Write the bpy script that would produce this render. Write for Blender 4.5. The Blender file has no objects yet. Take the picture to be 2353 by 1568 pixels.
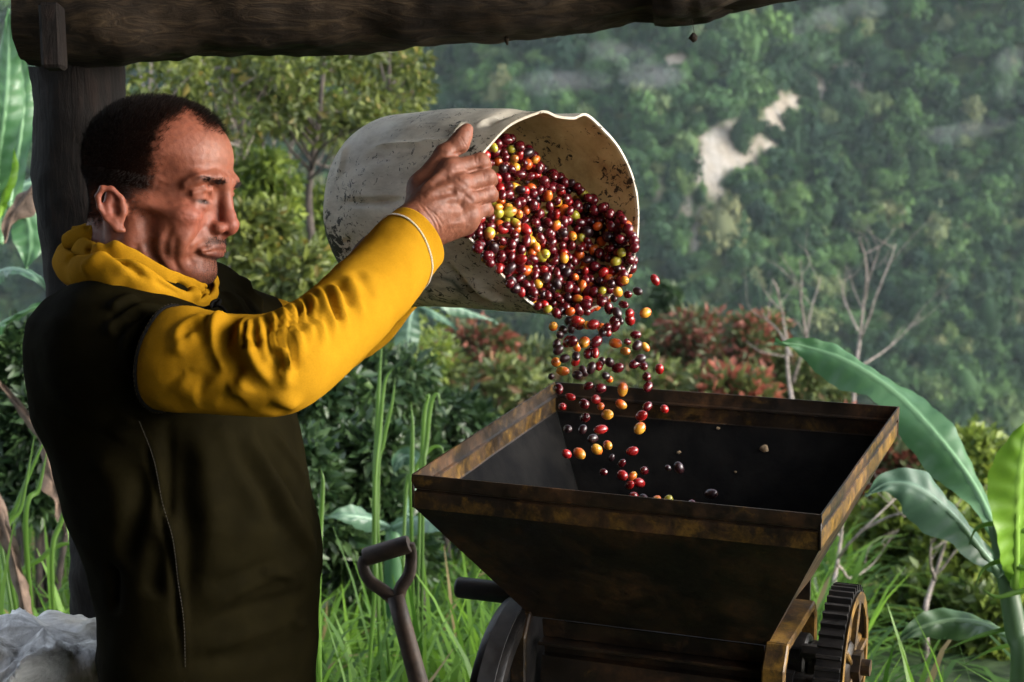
import bpy, bmesh, math, random
import numpy as np
from mathutils import Vector, Matrix

random.seed(7)
RNG = np.random.default_rng(11)
scene = bpy.context.scene
COL = scene.collection
R = math.radians

# ------------------------------------------------------------------ camera
CAM_Z = 1.72
PITCH = R(11.2)
FPX, CX, CY = 4300.0, 1176.5, 784.0          # focal length and centre in units of a 2353 x 1568 frame
cam_data = bpy.data.cameras.new('camera')
cam = bpy.data.objects.new('camera', cam_data)
COL.objects.link(cam)
cam.location = (0, 0, CAM_Z)
cam.rotation_euler = (R(90) - PITCH, 0, 0)
cam_data.sensor_width = 36.0
cam_data.lens = 36.0 * FPX / 2353.0
cam_data.clip_end = 5000
cam_data.clip_start = 0.02
cam_data.dof.use_dof = True
cam_data.dof.focus_distance = 2.26
cam_data.dof.aperture_fstop = 10.0
cam_data.dof.aperture_blades = 7
scene.camera = cam
CAM = np.array([0, 0, CAM_Z])
FW = np.array([0, math.cos(PITCH), -math.sin(PITCH)])
UP = np.array([0, math.sin(PITCH), math.cos(PITCH)])
RT = np.array([1.0, 0, 0])

def P(px, py, d):
    """A point of the place, from where it is seen and how far it stands along the line of sight (m)."""
    return CAM + d * (FW + RT * ((px - CX) / FPX) + UP * ((CY - py) / FPX))

def PP(pts):
    return np.array([P(*p) for p in pts])

def on_height(px, py, z):
    r = P(px, py, 1.0) - CAM
    return CAM + r * ((z - CAM_Z) / r[2])

def dist_of(w):
    return float((np.asarray(w) - CAM) @ FW)

# ------------------------------------------------------------------ sky, sun, exposure
SUN_DIR = np.array([0.93, -0.20, 0.36]); SUN_DIR /= np.linalg.norm(SUN_DIR)   # from the scene towards the sun
world = bpy.data.worlds.new('World')
scene.world = world
world.use_nodes = True
wn = world.node_tree
wn.nodes.clear()
w_out = wn.nodes.new('ShaderNodeOutputWorld')
w_bg = wn.nodes.new('ShaderNodeBackground')
w_sky = wn.nodes.new('ShaderNodeTexSky')
w_sky.sky_type = 'NISHITA'
w_sky.sun_disc = False
w_sky.sun_elevation = math.asin(SUN_DIR[2])
w_sky.sun_rotation = math.atan2(SUN_DIR[0], SUN_DIR[1])
w_sky.altitude = 1200
w_sky.air_density = 1.0
w_sky.dust_density = 6.0
w_sky.ozone_density = 1.0
w_hs = wn.nodes.new('ShaderNodeHueSaturation')
w_hs.inputs['Saturation'].default_value = 0.45      # thin cloud: a paler, greyer sky all round
wn.links.new(w_sky.outputs[0], w_hs.inputs['Color'])
wn.links.new(w_hs.outputs[0], w_bg.inputs['Color'])
w_bg.inputs['Strength'].default_value = 0.15
wn.links.new(w_bg.outputs[0], w_out.inputs['Surface'])

sun_data = bpy.data.lights.new('sun', 'SUN')
sun_data.energy = 0.55
sun_data.angle = R(32)
sun_data.color = (1.0, 0.985, 0.96)
sun = bpy.data.objects.new('sun', sun_data)
COL.objects.link(sun)
sun.rotation_euler = Vector(SUN_DIR).to_track_quat('Z', 'Y').to_euler()
sun.location = (4, -3, 6)

vs = scene.view_settings
vs.view_transform = 'Standard'
vs.look = 'None'
vs.exposure = 2.3
vs.gamma = 1.0
vs.use_curve_mapping = False
scene.render.engine = 'CYCLES'
cy = scene.cycles
cy.use_denoising = True
cy.denoiser = 'OPENIMAGEDENOISE'
cy.max_bounces = 6
cy.diffuse_bounces = 3
cy.glossy_bounces = 3
cy.transmission_bounces = 4
cy.transparent_max_bounces = 8
cy.volume_bounces = 0
cy.caustics_reflective = False
cy.caustics_refractive = False
cy.sample_clamp_indirect = 4.0

# ------------------------------------------------------------------ helpers
def tag(o, label=None, cat=None, group=None, kind=None):
    if label: o['label'] = label
    if cat: o['category'] = cat
    if group: o['group'] = group
    if kind: o['kind'] = kind
    return o

def empty(name, loc, label=None, cat=None, group=None):
    o = bpy.data.objects.new(name, None)
    o.empty_display_size = 0.05
    COL.objects.link(o)
    o.location = tuple(float(c) for c in loc)
    return tag(o, label, cat, group)

def wloc(o):
    """Where an unrotated object sits in the world."""
    v = Vector((0, 0, 0))
    while o is not None:
        v += o.location
        o = o.parent
    return v

def mesh_data(name, verts, faces, mat, smooth=True):
    me = bpy.data.meshes.new(name)
    v = np.asarray(verts, dtype=np.float32).reshape(-1, 3)
    if isinstance(faces, np.ndarray) and faces.ndim == 2:
        k = faces.shape[1]
        me.vertices.add(len(v)); me.vertices.foreach_set('co', v.ravel())
        me.loops.add(faces.size); me.loops.foreach_set('vertex_index', faces.astype(np.int32).ravel())
        me.polygons.add(len(faces))
        me.polygons.foreach_set('loop_start', np.arange(0, faces.size, k, dtype=np.int32))
        me.update(calc_edges=True)
    else:
        me.from_pydata(v.tolist(), [], [list(map(int, f)) for f in faces])
        me.update()
    if smooth:
        me.polygons.foreach_set('use_smooth', np.ones(len(me.polygons), dtype=bool))
    for m in (mat if isinstance(mat, (list, tuple)) else [mat]):
        me.materials.append(m)
    return me

def link(name, me, parent=None, loc=None):
    o = bpy.data.objects.new(name, me)
    COL.objects.link(o)
    if parent is not None:
        o.parent = parent
        if loc is None:
            o.location = -wloc(parent)        # mesh vertices are given in place-wide metres
    if loc is not None:
        o.location = tuple(float(c) for c in loc)
    return o

def build(name, verts, faces, mat, parent=None, smooth=True):
    return link(name, mesh_data(name, verts, faces, mat, smooth), parent)

def vcol(me, name, cols):
    a = me.color_attributes.new(name, 'FLOAT_COLOR', 'POINT')
    c = np.ones((len(me.vertices), 4), dtype=np.float32)
    c[:, :cols.shape[1]] = cols
    a.data.foreach_set('color', c.ravel())

def vfloat(me, name, vals):
    a = me.attributes.new(name, 'FLOAT', 'POINT')
    a.data.foreach_set('value', np.asarray(vals, dtype=np.float32))

def norm(v):
    v = np.asarray(v, float)
    return v / (np.linalg.norm(v, axis=-1, keepdims=True) + 1e-12)

def spline(pts, n):
    """Catmull-Rom through the rows of pts (any number of columns), n samples."""
    p = np.asarray(pts, float)
    if len(p) == 2:
        t = np.linspace(0, 1, n)[:, None]
        return p[0] * (1 - t) + p[1] * t
    q = np.vstack([2 * p[0] - p[1], p, 2 * p[-1] - p[-2]])
    t = np.linspace(0, len(p) - 1 - 1e-9, n)
    i = np.floor(t).astype(int); u = (t - i)[:, None]
    a, b, c, d = q[i], q[i + 1], q[i + 2], q[i + 3]
    return 0.5 * (2 * b + (c - a) * u + (2 * a - 5 * b + 4 * c - d) * u ** 2 + (3 * b - a - 3 * c + d) * u ** 3)

def cspline(pts, n):
    p = np.asarray(pts, float); m = len(p)
    t = np.linspace(0, m, n, endpoint=False)
    i = np.floor(t).astype(int); u = (t - i)[:, None]
    a, b, c, d = p[(i - 1) % m], p[i % m], p[(i + 1) % m], p[(i + 2) % m]
    return 0.5 * (2 * b + (c - a) * u + (2 * a - 5 * b + 4 * c - d) * u ** 2 + (3 * b - a - 3 * c + d) * u ** 3)

def frames(path, up0=None):
    """Tangent and two normals carried along a path without twisting."""
    p = np.asarray(path, float)
    t = norm(np.gradient(p, axis=0))
    n = np.zeros_like(p); b = np.zeros_like(p)
    u = np.array([0, 0, 1.0]) if up0 is None else np.asarray(up0, float)
    if abs(norm(u) @ t[0]) > 0.95: u = np.array([1.0, 0, 0])
    x = u - t[0] * (u @ t[0]); x = norm(x)
    for k in range(len(p)):
        x = norm(x - t[k] * (x @ t[k]))
        n[k] = x; b[k] = np.cross(t[k], x)
    return t, n, b

class MB:
    """Collects simple solids into one mesh."""
    def __init__(s): s.v = []; s.f = []; s.n = 0
    def add(s, v, f):
        v = np.asarray(v, float).reshape(-1, 3)
        s.v.append(v); s.f += [[int(i) + s.n for i in q] for q in f]; s.n += len(v)
        return s
    def tube(s, path, rad, seg=12, caps=True, up0=None, flat=None):
        p = np.asarray(path, float); m = len(p)
        r = np.full(m, rad) if np.isscalar(rad) else np.asarray(rad, float)
        fl = np.ones(m) if flat is None else (np.full(m, flat) if np.isscalar(flat) else np.asarray(flat, float))
        t, n, b = frames(p, up0)
        a = np.linspace(0, 2 * math.pi, seg, endpoint=False)
        v = (p[:, None] + (n[:, None] * np.cos(a)[None, :, None] * fl[:, None, None] + b[:, None] * np.sin(a)[None, :, None]) * r[:, None, None])
        f = [[k * seg + i, k * seg + (i + 1) % seg, (k + 1) * seg + (i + 1) % seg, (k + 1) * seg + i] for k in range(m - 1) for i in range(seg)]
        if caps:
            f.append(list(range(seg))[::-1]); f.append([(m - 1) * seg + i for i in range(seg)])
        return s.add(v, f)
    def cyl(s, a, b, r, seg=20, bevel=0.0):
        a = np.asarray(a, float); b = np.asarray(b, float)
        if bevel:
            t = norm(b - a)
            return s.tube([a, a + t * bevel * .01, a + t * bevel, b - t * bevel, b - t * bevel * .01, b], [r - bevel, r - bevel, r, r, r - bevel, r - bevel], seg)
        return s.tube([a, b], r, seg)
    def lathe(s, origin, axis, prof, seg=40, close=False):
        """prof: (radius, distance along axis) pairs."""
        o = np.asarray(origin, float); ax = norm(axis)
        x = norm(np.cross(ax, [0, 0, 1.0] if abs(ax[2]) < .9 else [1.0, 0, 0])); y = np.cross(ax, x)
        a = np.linspace(0, 2 * math.pi, seg, endpoint=False)
        v = []
        for r_, h in prof:
            v.append(o + ax * h + (x * np.cos(a)[:, None] + y * np.sin(a)[:, None]) * r_)
        m = len(prof)
        f = [[k * seg + i, k * seg + (i + 1) % seg, ((k + 1) % m) * seg + (i + 1) % seg, ((k + 1) % m) * seg + i] for k in range(m if close else m - 1) for i in range(seg)]
        return s.add(np.array(v), f)
    def box(s, c, ex, ey, ez, bevel=0.0):
        """Centre and three half-edge vectors; bevelled by shrinking the caps."""
        c = np.asarray(c, float); ex, ey, ez = (np.asarray(e, float) for e in (ex, ey, ez))
        if not bevel:
            v = [c + sx * ex + sy * ey + sz * ez for sz in (-1, 1) for sx, sy in ((-1, -1), (1, -1), (1, 1), (-1, 1))]
            return s.add(v, [[3, 2, 1, 0], [4, 5, 6, 7], [0, 1, 5, 4], [1, 2, 6, 5], [2, 3, 7, 6], [3, 0, 4, 7]])
        lx, ly, lz = (np.linalg.norm(e) for e in (ex, ey, ez))
        bx, by, bz = (1 - bevel / l for l in (lx, ly, lz))
        pts = []
        for kz in (-1, -bz, bz, 1):
            q = (bx, by) if abs(kz) == 1 else (1, 1)
            qx = bx; qy = by
            ring = [(-qx, -q[1]), (qx, -q[1]), (q[0], -qy), (q[0], qy), (qx, q[1]), (-qx, q[1]), (-q[0], qy), (-q[0], -qy)]
            pts += [c + a * ex + b_ * ey + kz * ez for a, b_ in ring]
        f = [[k * 8 + i, k * 8 + (i + 1) % 8, (k + 1) * 8 + (i + 1) % 8, (k + 1) * 8 + i] for k in range(3) for i in range(8)]
        f += [list(range(8))[::-1], [24 + i for i in range(8)]]
        return s.add(pts, f)
    def prism(s, poly, off):
        """Flat outline pushed along off."""
        p = np.asarray(poly, float); m = len(p); off = np.asarray(off, float)
        f = [list(range(m))[::-1], [m + i for i in range(m)]] + [[i, (i + 1) % m, m + (i + 1) % m, m + i] for i in range(m)]
        return s.add(np.vstack([p, p + off]), f)
    def verts(s): return np.vstack(s.v)
    def build(s, name, mat, parent=None, smooth=False, auto=None):
        o = build(name, s.verts(), s.f, mat, parent, smooth)
        if auto is not None:
            o.data.polygons.foreach_set('use_smooth', np.ones(len(o.data.polygons), dtype=bool))
            o.data.set_sharp_from_angle(angle=R(auto))
        return o

# ---- smooth value noise on points (for shaping meshes)
def _hash3(i):
    i = i.astype(np.int64)
    h = (i[..., 0] * 73856093) ^ (i[..., 1] * 19349663) ^ (i[..., 2] * 83492791)
    h = (h ^ (h >> 13)) * 1274126177
    h = h ^ (h >> 16)
    return (h & 0xffffff).astype(np.float64) / 0xffffff * 2 - 1

def vnoise(p, scale=1.0, seed=0):
    p = np.asarray(p, float) * scale + seed * 17.31
    i = np.floor(p); f = p - i; f = f * f * (3 - 2 * f)
    i = i.astype(np.int64); out = 0
    for dx in (0, 1):
        for dy in (0, 1):
            for dz in (0, 1):
                w = (f[..., 0] if dx else 1 - f[..., 0]) * (f[..., 1] if dy else 1 - f[..., 1]) * (f[..., 2] if dz else 1 - f[..., 2])
                out = out + w * _hash3(i + np.array([dx, dy, dz]))
    return out

def fbm(p, scale=1.0, octaves=3, seed=0):
    o, a = 0, 1.0
    for k in range(octaves):
        o = o + a * vnoise(p, scale * 2 ** k, seed + k); a *= .5
    return o

# ---- materials
def nodes_of(m):
    m.use_nodes = True
    nt = m.node_tree
    return nt, nt.nodes.get('Principled BSDF')

def N(nt, kind, **kw):
    n = nt.nodes.new(kind)
    for k, v in kw.items():
        if k in n.inputs.keys(): n.inputs[k].default_value = v
        else: setattr(n, k, v)
    return n

def ramp(nt, fac, stops):
    r = nt.nodes.new('ShaderNodeValToRGB')
    e = r.color_ramp.elements
    while len(e) < len(stops): e.new(0.5)
    for el, (p_, c) in zip(e, stops):
        el.position = p_
        el.color = (*c, 1) if len(c) == 3 else c
    nt.links.new(fac, r.inputs[0])
    return r.outputs[0]

def mixc(nt, fac, a, b, mode='MIX'):
    m = nt.nodes.new('ShaderNodeMix'); m.data_type = 'RGBA'; m.blend_type = mode
    for s_, x in ((0, fac), (6, a), (7, b)):
        if hasattr(x, 'is_linked') or hasattr(x, 'links'): nt.links.new(x, m.inputs[s_])
        elif s_ == 0: m.inputs[0].default_value = x
        else: m.inputs[s_].default_value = (*x, 1)
    return m.outputs[2]

def noise(nt, scale, detail=4, rough=.55, vec=None, dist=0.0):
    n = N(nt, 'ShaderNodeTexNoise', Scale=scale, Detail=detail, Roughness=rough, Distortion=dist)
    if vec is None:
        vec = coords(nt)
    nt.links.new(vec, n.inputs['Vector'])
    return n.outputs['Fac']

def coords(nt, scale=None):
    g = nt.nodes.get('geo') or nt.nodes.new('ShaderNodeNewGeometry')
    g.name = 'geo'
    if scale is None: return g.outputs['Position']
    m = nt.nodes.new('ShaderNodeMapping'); m.inputs['Scale'].default_value = scale
    nt.links.new(g.outputs['Position'], m.inputs[0])
    return m.outputs[0]

def bump(nt, bsdf, height, strength=.3, dist=.002):
    b = N(nt, 'ShaderNodeBump', Strength=strength, Distance=dist)
    nt.links.new(height, b.inputs['Height'])
    prev = bsdf.inputs['Normal'].links
    if prev: nt.links.new(prev[0].from_socket, b.inputs['Normal'])
    nt.links.new(b.outputs[0], bsdf.inputs['Normal'])

def setin(nt, bsdf, **kw):
    for k, v in kw.items():
        k = k.replace('_', ' ')
        if hasattr(v, 'links') and hasattr(v, 'is_output') and v.is_output: nt.links.new(v, bsdf.inputs[k])
        elif isinstance(v, tuple) and len(v) == 3: bsdf.inputs[k].default_value = (*v, 1)
        else: bsdf.inputs[k].default_value = v

def simple_mat(name, c1, c2, scale=20, rough=.6, bump_s=.2, bump_scale=None, bd=.001, metal=0.0, spec=.5, lo=.35, hi=.65):
    m = bpy.data.materials.new(name)
    nt, b = nodes_of(m)
    col = ramp(nt, noise(nt, scale), [(lo, c1), (hi, c2)])
    setin(nt, b, Base_Color=col, Roughness=rough, Metallic=metal, Specular_IOR_Level=spec)
    if bump_s: bump(nt, b, noise(nt, bump_scale or scale * 4), bump_s, bd)
    return m

def leaf_mat(name, dark, light, rough=.5, trans=.25, obj_var=.0, scale=3.0, tint=None, spec=.35):
    """Leaves: colour differs from leaf to leaf (Random Per Island), some light passes through."""
    m = bpy.data.materials.new(name)
    nt, b = nodes_of(m)
    g = nt.nodes.new('ShaderNodeNewGeometry'); g.name = 'geo'
    f = g.outputs['Random Per Island']
    col = ramp(nt, f, [(0.0, dark), (0.55, tuple((a + c) / 2 for a, c in zip(dark, light))), (1.0, light)] + ([] if tint is None else []))
    if tint is not None:
        t = N(nt, 'ShaderNodeMath', operation='GREATER_THAN'); nt.links.new(f, t.inputs[0]); t.inputs[1].default_value = tint[1]
        col = mixc(nt, t.outputs[0], col, tint[0])
    cl = noise(nt, scale, 2)
    col = mixc(nt, 1.0, col, ramp(nt, cl, [(.3, (.55, .6, .6)), (.7, (1.25, 1.2, 1.05))]), 'MULTIPLY')
    setin(nt, b, Base_Color=col, Roughness=rough, Specular_IOR_Level=spec)
    tr = nt.nodes.new('ShaderNodeBsdfTranslucent')
    nt.links.new(col, tr.inputs[0])
    mx = nt.nodes.new('ShaderNodeMixShader'); mx.inputs[0].default_value = trans
    nt.links.new(b.outputs[0], mx.inputs[1]); nt.links.new(tr.outputs[0], mx.inputs[2])
    nt.links.new(mx.outputs[0], nt.nodes['Material Output'].inputs['Surface'])
    return m
# ------------------------------------------------------------------ the ground, the valley and the mountain
def ground_z(x, y):
    """Level yard by the shed, then a bank falling into the valley, then the mountain on the far side."""
    x = np.asarray(x, float); y = np.asarray(y, float)
    near = np.where(y < 3.2, 0.0, 0.0 - 0.16 * (y - 3.2) - 0.010 * np.clip(y - 3.2, 0, 20) ** 2)
    drop = np.where(y > 23.2, -7.16 - 0.55 * (y - 23.2), near)
    drop = np.maximum(drop, -95.0)
    p = np.stack([x, y, np.zeros_like(x)], -1)
    foot = 205 + 16 * vnoise(p, 1 / 90., 3) - 0.10 * x
    rise = np.clip(y - foot, 0, None)
    m = -95 + rise * 0.95 + 13 * vnoise(p, 1 / 60., 5) * np.clip(rise / 40, 0, 1) + 5 * vnoise(p, 1 / 22., 6) * np.clip(rise / 20, 0, 1)
    # gullies running down the face
    g = np.sin(x / 23.0 + 1.6 * vnoise(p, 1 / 70., 9) + .4)
    m = m + (8.0 * g + 3.5 * np.sin(x / 8.5 + 2.4 * vnoise(p, 1 / 30., 12))) * np.clip(rise / 40, 0, 1)
    z = np.maximum(drop, m)
    z = z + np.where(y > 3.0, np.clip((y - 3.0) / 5, 0, 1) * .12 * vnoise(p, .8, 2), 0)
    return z

def grid_sheet(xs, ys):
    X, Y = np.meshgrid(xs, ys)
    Z = ground_z(X, Y)
    v = np.stack([X, Y, Z], -1).reshape(-1, 3)
    w, h = len(xs), len(ys)
    i = np.arange(w * h).reshape(h, w)
    f = np.stack([i[:-1, :-1], i[:-1, 1:], i[1:, 1:], i[1:, :-1]], -1).reshape(-1, 4)
    return v, f

def hit_mountain(px, py):
    r = P(px, py, 1.0) - CAM
    t = np.linspace(150, 700, 2200)
    q = CAM + r * t[:, None]
    z = ground_z(q[:, 0], q[:, 1])
    k = np.argmax(q[:, 2] < z)
    return q[k]

m_soil = simple_mat('soil', (.018, .014, .009), (.05, .038, .024), 2.2, .95, .5, 9, .02)
# bare rock scars on the mountain face: where they lie, and how wide they are
SCARS = [(1690, 385, 44, 26), (1760, 325, 40, 22), (1820, 235, 18, 24), (1580, 470, 14, 20), (1560, 130, 14, 14), (1880, 245, 14, 22), (1655, 405, 60, 38), (1720, 355, 62, 34), (1780, 300, 46, 34), (1640, 340, 26, 34), (1690, 290, 24, 26), (1930, 185, 44, 24), (1895, 195, 30, 16), (1865, 270, 26, 18), (1545, 160, 20, 22),
         (1500, 115, 20, 12), (1610, 505, 12, 30), (1598, 560, 9, 22), (2230, 410, 10, 20), (1800, 250, 22, 22), (1510, 420, 10, 26), (1635, 250, 12, 26)]
scar_pts = np.array([hit_mountain(a, b_) for a, b_, _, _ in SCARS])
scar_r = np.array([[c * s_[1] / FPX, d_ * s_[1] / FPX] for (_, _, c, d_), s_ in zip(SCARS, scar_pts)])

def scar_mask(p):
    """>0 inside a scar (ragged edge)."""
    n = fbm(p, 1 / 4.0, 4, 21)
    best = np.full(len(p), -9.0)
    for c, r_ in zip(scar_pts, scar_r):
        d = np.sqrt(((p[:, 0] - c[0]) / (r_[0])) ** 2 + ((p[:, 2] - c[2]) / (r_[1])) ** 2)
        best = np.maximum(best, 1 - d)
    return best + .12 + .95 * n

xs = np.concatenate([np.linspace(-420, -62, 70), np.linspace(-60, -12.5, 50), np.linspace(-12, 12, 60), np.linspace(12.5, 60, 50), np.linspace(62, 420, 70)])
ys = np.concatenate([np.linspace(-20, 2.6, 12), np.linspace(3, 30, 80), np.linspace(32, 200, 60), np.linspace(203, 460, 150), np.linspace(464, 700, 30)])
gv, gf = grid_sheet(xs, ys)
m_ground = bpy.data.materials.new('hillside_earth')
nt, b = nodes_of(m_ground)
at = N(nt, 'ShaderNodeAttribute', attribute_name='scar')
earth = ramp(nt, noise(nt, .35, 4), [(.3, (.012, .022, .008)), (.55, (.03, .05, .016)), (.75, (.055, .06, .025))])
rock = ramp(nt, noise(nt, .22, 6, .7, coords(nt, (1, 1, .5))), [(.30, (.07, .065, .05)), (.45, (.22, .19, .15)), (.62, (.27, .25, .22)), (.8, (.37, .34, .30))])
colr = mixc(nt, at.outputs['Fac'], earth, rock)
setin(nt, b, Base_Color=colr, Roughness=.95, Specular_IOR_Level=.1)
bump(nt, b, noise(nt, .6, 5, .65), .7, 1.0)
ground = build('ground', gv, gf, m_ground)
ground['kind'] = 'structure'
sm = np.where(gv[:, 1] > 190, np.clip(scar_mask(gv) * 4 + .5, 0, 1), 0)
vfloat(ground.data, 'scar', sm)

# ---- the forest on the mountain reads as one mass: many crowns of a few shapes
def crown_mesh(name, seed, mat, n=620, flat=.75):
    r = np.random.default_rng(seed)
    v = []; f = []
    lob = norm(r.normal(size=(7, 3))) * np.array([.55, .55, .4])
    for k in range(n):
        c = lob[r.integers(7)]
        d = norm(r.normal(size=3))
        d[2] = abs(d[2]) * 1.0 - .25
        p_ = (c + d * (.30 + .34 * r.random())) * np.array([1, 1, flat])
        nrm = norm(d + .5 * r.normal(size=3))
        t = norm(np.cross(nrm, r.normal(size=3))); u = np.cross(nrm, t)
        s = .045 + .085 * r.random() ** 1.5
        q = [p_ + t * s, p_ + u * s * .8 + nrm * .03, p_ - t * s, p_ - u * s * .8 - nrm * .03]
        i = len(v); v += q; f.append([i, i + 1, i + 2, i + 3])
    # a dark body inside keeps the crown from being see-through
    bm = bmesh.new(); bmesh.ops.create_icosphere(bm, subdivisions=2, radius=.52)
    for w in bm.verts: w.co = Vector((w.co.x, w.co.y, w.co.z * flat)) * (1 + .22 * math.sin(5 * w.co.x + seed) * math.cos(4 * w.co.y - seed))
    bm.verts.index_update(); i = len(v)
    v += [np.array(w.co) for w in bm.verts]; f += [[q.index + i for q in fc.verts] for fc in bm.faces]
    bm.free()
    return mesh_data(name, np.array(v), f, mat, True)

def forest_mat(name, dark, light):
    m = bpy.data.materials.new(name)
    nt, b = nodes_of(m)
    oi = nt.nodes.new('ShaderNodeObjectInfo')
    col = ramp(nt, oi.outputs['Random'], [(0, dark), (.55, tuple((a * .6 + c * .4) for a, c in zip(dark, light))), (.9, light), (1.0, (.12, .12, .07))])
    g = nt.nodes.new('ShaderNodeNewGeometry'); g.name = 'geo'
    col = mixc(nt, 1.0, col, ramp(nt, noise(nt, .045, 5, .65), [(.3, (.45, .62, .72)), (.68, (1.5, 1.45, 1.05))]), 'MULTIPLY')
    isl = ramp(nt, g.outputs['Random Per Island'], [(0, (.65, .7, .7)), (1, (1.3, 1.3, 1.2))])
    col = mixc(nt, 1.0, col, isl, 'MULTIPLY')
    setin(nt, b, Base_Color=col, Roughness=.8, Specular_IOR_Level=.15)
    return m

m_forest = forest_mat('forest_leaves', (.007, .024, .015), (.062, .115, .042))
crown_protos = []
for k in range(4):
    o = bpy.data.objects.new('crown_shape', crown_mesh('crown_shape', 40 + k, m_forest, flat=(.75, .9, .65, 1.1)[k]))
    crown_protos.append(o)

def scatter_points(n, x0, x1, y0, y1, seed):
    r = np.random.default_rng(seed)
    x = r.uniform(x0, x1, n); y = r.uniform(y0, y1, n)
    return np.stack([x, y, ground_z(x, y)], -1)

fp = scatter_points(62000, -190, 190, 185, 430, 5)
keep = scar_mask(fp) < -.02 + .5 * np.random.default_rng(3).random(len(fp)) ** 3
# a few grassy openings
open_ = vnoise(fp, 1 / 14., 31) > .80
keep &= ~open_
fp = fp[keep]
fr = np.random.default_rng(9)
fs = np.clip(fr.lognormal(math.log(1.15), .52, len(fp)), .45, 3.6)
fz = fr.uniform(.8, 2.1, len(fp))
me = bpy.data.meshes.new('forest_canopy')
me.from_pydata((fp + np.array([0, 0, .9]) * fs[:, None] * .6).tolist(), [], [])
vfloat(me, 'size', fs); vfloat(me, 'tall', fz); vfloat(me, 'turn', fr.uniform(0, 6.28, len(fp)))
ai = me.attributes.new('pick', 'INT', 'POINT'); ai.data.foreach_set('value', fr.integers(0, 4, len(fp)).astype(np.int32))
forest = bpy.data.objects.new('forest_canopy', me); COL.objects.link(forest)
forest['kind'] = 'stuff'
tag(forest, 'dense green forest covering the far mountain face', 'forest')
ng = bpy.data.node_groups.new('forest_scatter', 'GeometryNodeTree')
ng.interface.new_socket('Geometry', in_out='INPUT', socket_type='NodeSocketGeometry')
ng.interface.new_socket('Geometry', in_out='OUTPUT', socket_type='NodeSocketGeometry')
gi = ng.nodes.new('NodeGroupInput'); go = ng.nodes.new('NodeGroupOutput')
iop = ng.nodes.new('GeometryNodeInstanceOnPoints')
jn = ng.nodes.new('GeometryNodeGeometryToInstance')
for o in reversed(crown_protos):
    oi = ng.nodes.new('GeometryNodeObjectInfo'); oi.inputs['Object'].default_value = o
    oi.inputs['As Instance'].default_value = True
    ng.links.new(oi.outputs['Geometry'], jn.inputs[0])
def named(nm, typ):
    a = ng.nodes.new('GeometryNodeInputNamedAttribute'); a.data_type = typ; a.inputs['Name'].default_value = nm
    return [s for s in a.outputs if s.enabled and s.name == 'Attribute'][0]
cx_ = ng.nodes.new('ShaderNodeCombineXYZ'); mt = ng.nodes.new('ShaderNodeMath'); mt.operation = 'MULTIPLY'
sz = named('size', 'FLOAT'); tl = named('tall', 'FLOAT')
ng.links.new(sz, mt.inputs[0]); ng.links.new(tl, mt.inputs[1])
ng.links.new(sz, cx_.inputs[0]); ng.links.new(sz, cx_.inputs[1]); ng.links.new(mt.outputs[0], cx_.inputs[2])
rot = ng.nodes.new('ShaderNodeCombineXYZ'); ng.links.new(named('turn', 'FLOAT'), rot.inputs[2])
ng.links.new(gi.outputs[0], iop.inputs['Points'])
ng.links.new(jn.outputs[0], iop.inputs['Instance'])
iop.inputs['Pick Instance'].default_value = True
ng.links.new(named('pick', 'INT'), iop.inputs['Instance Index'])
ng.links.new(cx_.outputs[0], iop.inputs['Scale'])
ng.links.new(rot.outputs[0], iop.inputs['Rotation'])
ng.links.new(iop.outputs[0], go.inputs[0])
md = forest.modifiers.new('scatter', 'NODES'); md.node_group = ng
# ------------------------------------------------------------------ the coffee pulper
RIM_Z = CAM_Z - 1.2024 * .49
HC = [on_height(*c, RIM_Z) for c in ((948, 1090), (1887, 1183), (2065, 935), (1275, 878))]   # front-left, front-right, back-right, back-left
E1 = norm(HC[1] - HC[0]); E2 = np.array([-E1[1], E1[0], 0.0]); EZ = np.array([0, 0, 1.0])
def L(a, b_, c): return HC[0] + a * E1 + b_ * E2 + c * EZ

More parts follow.
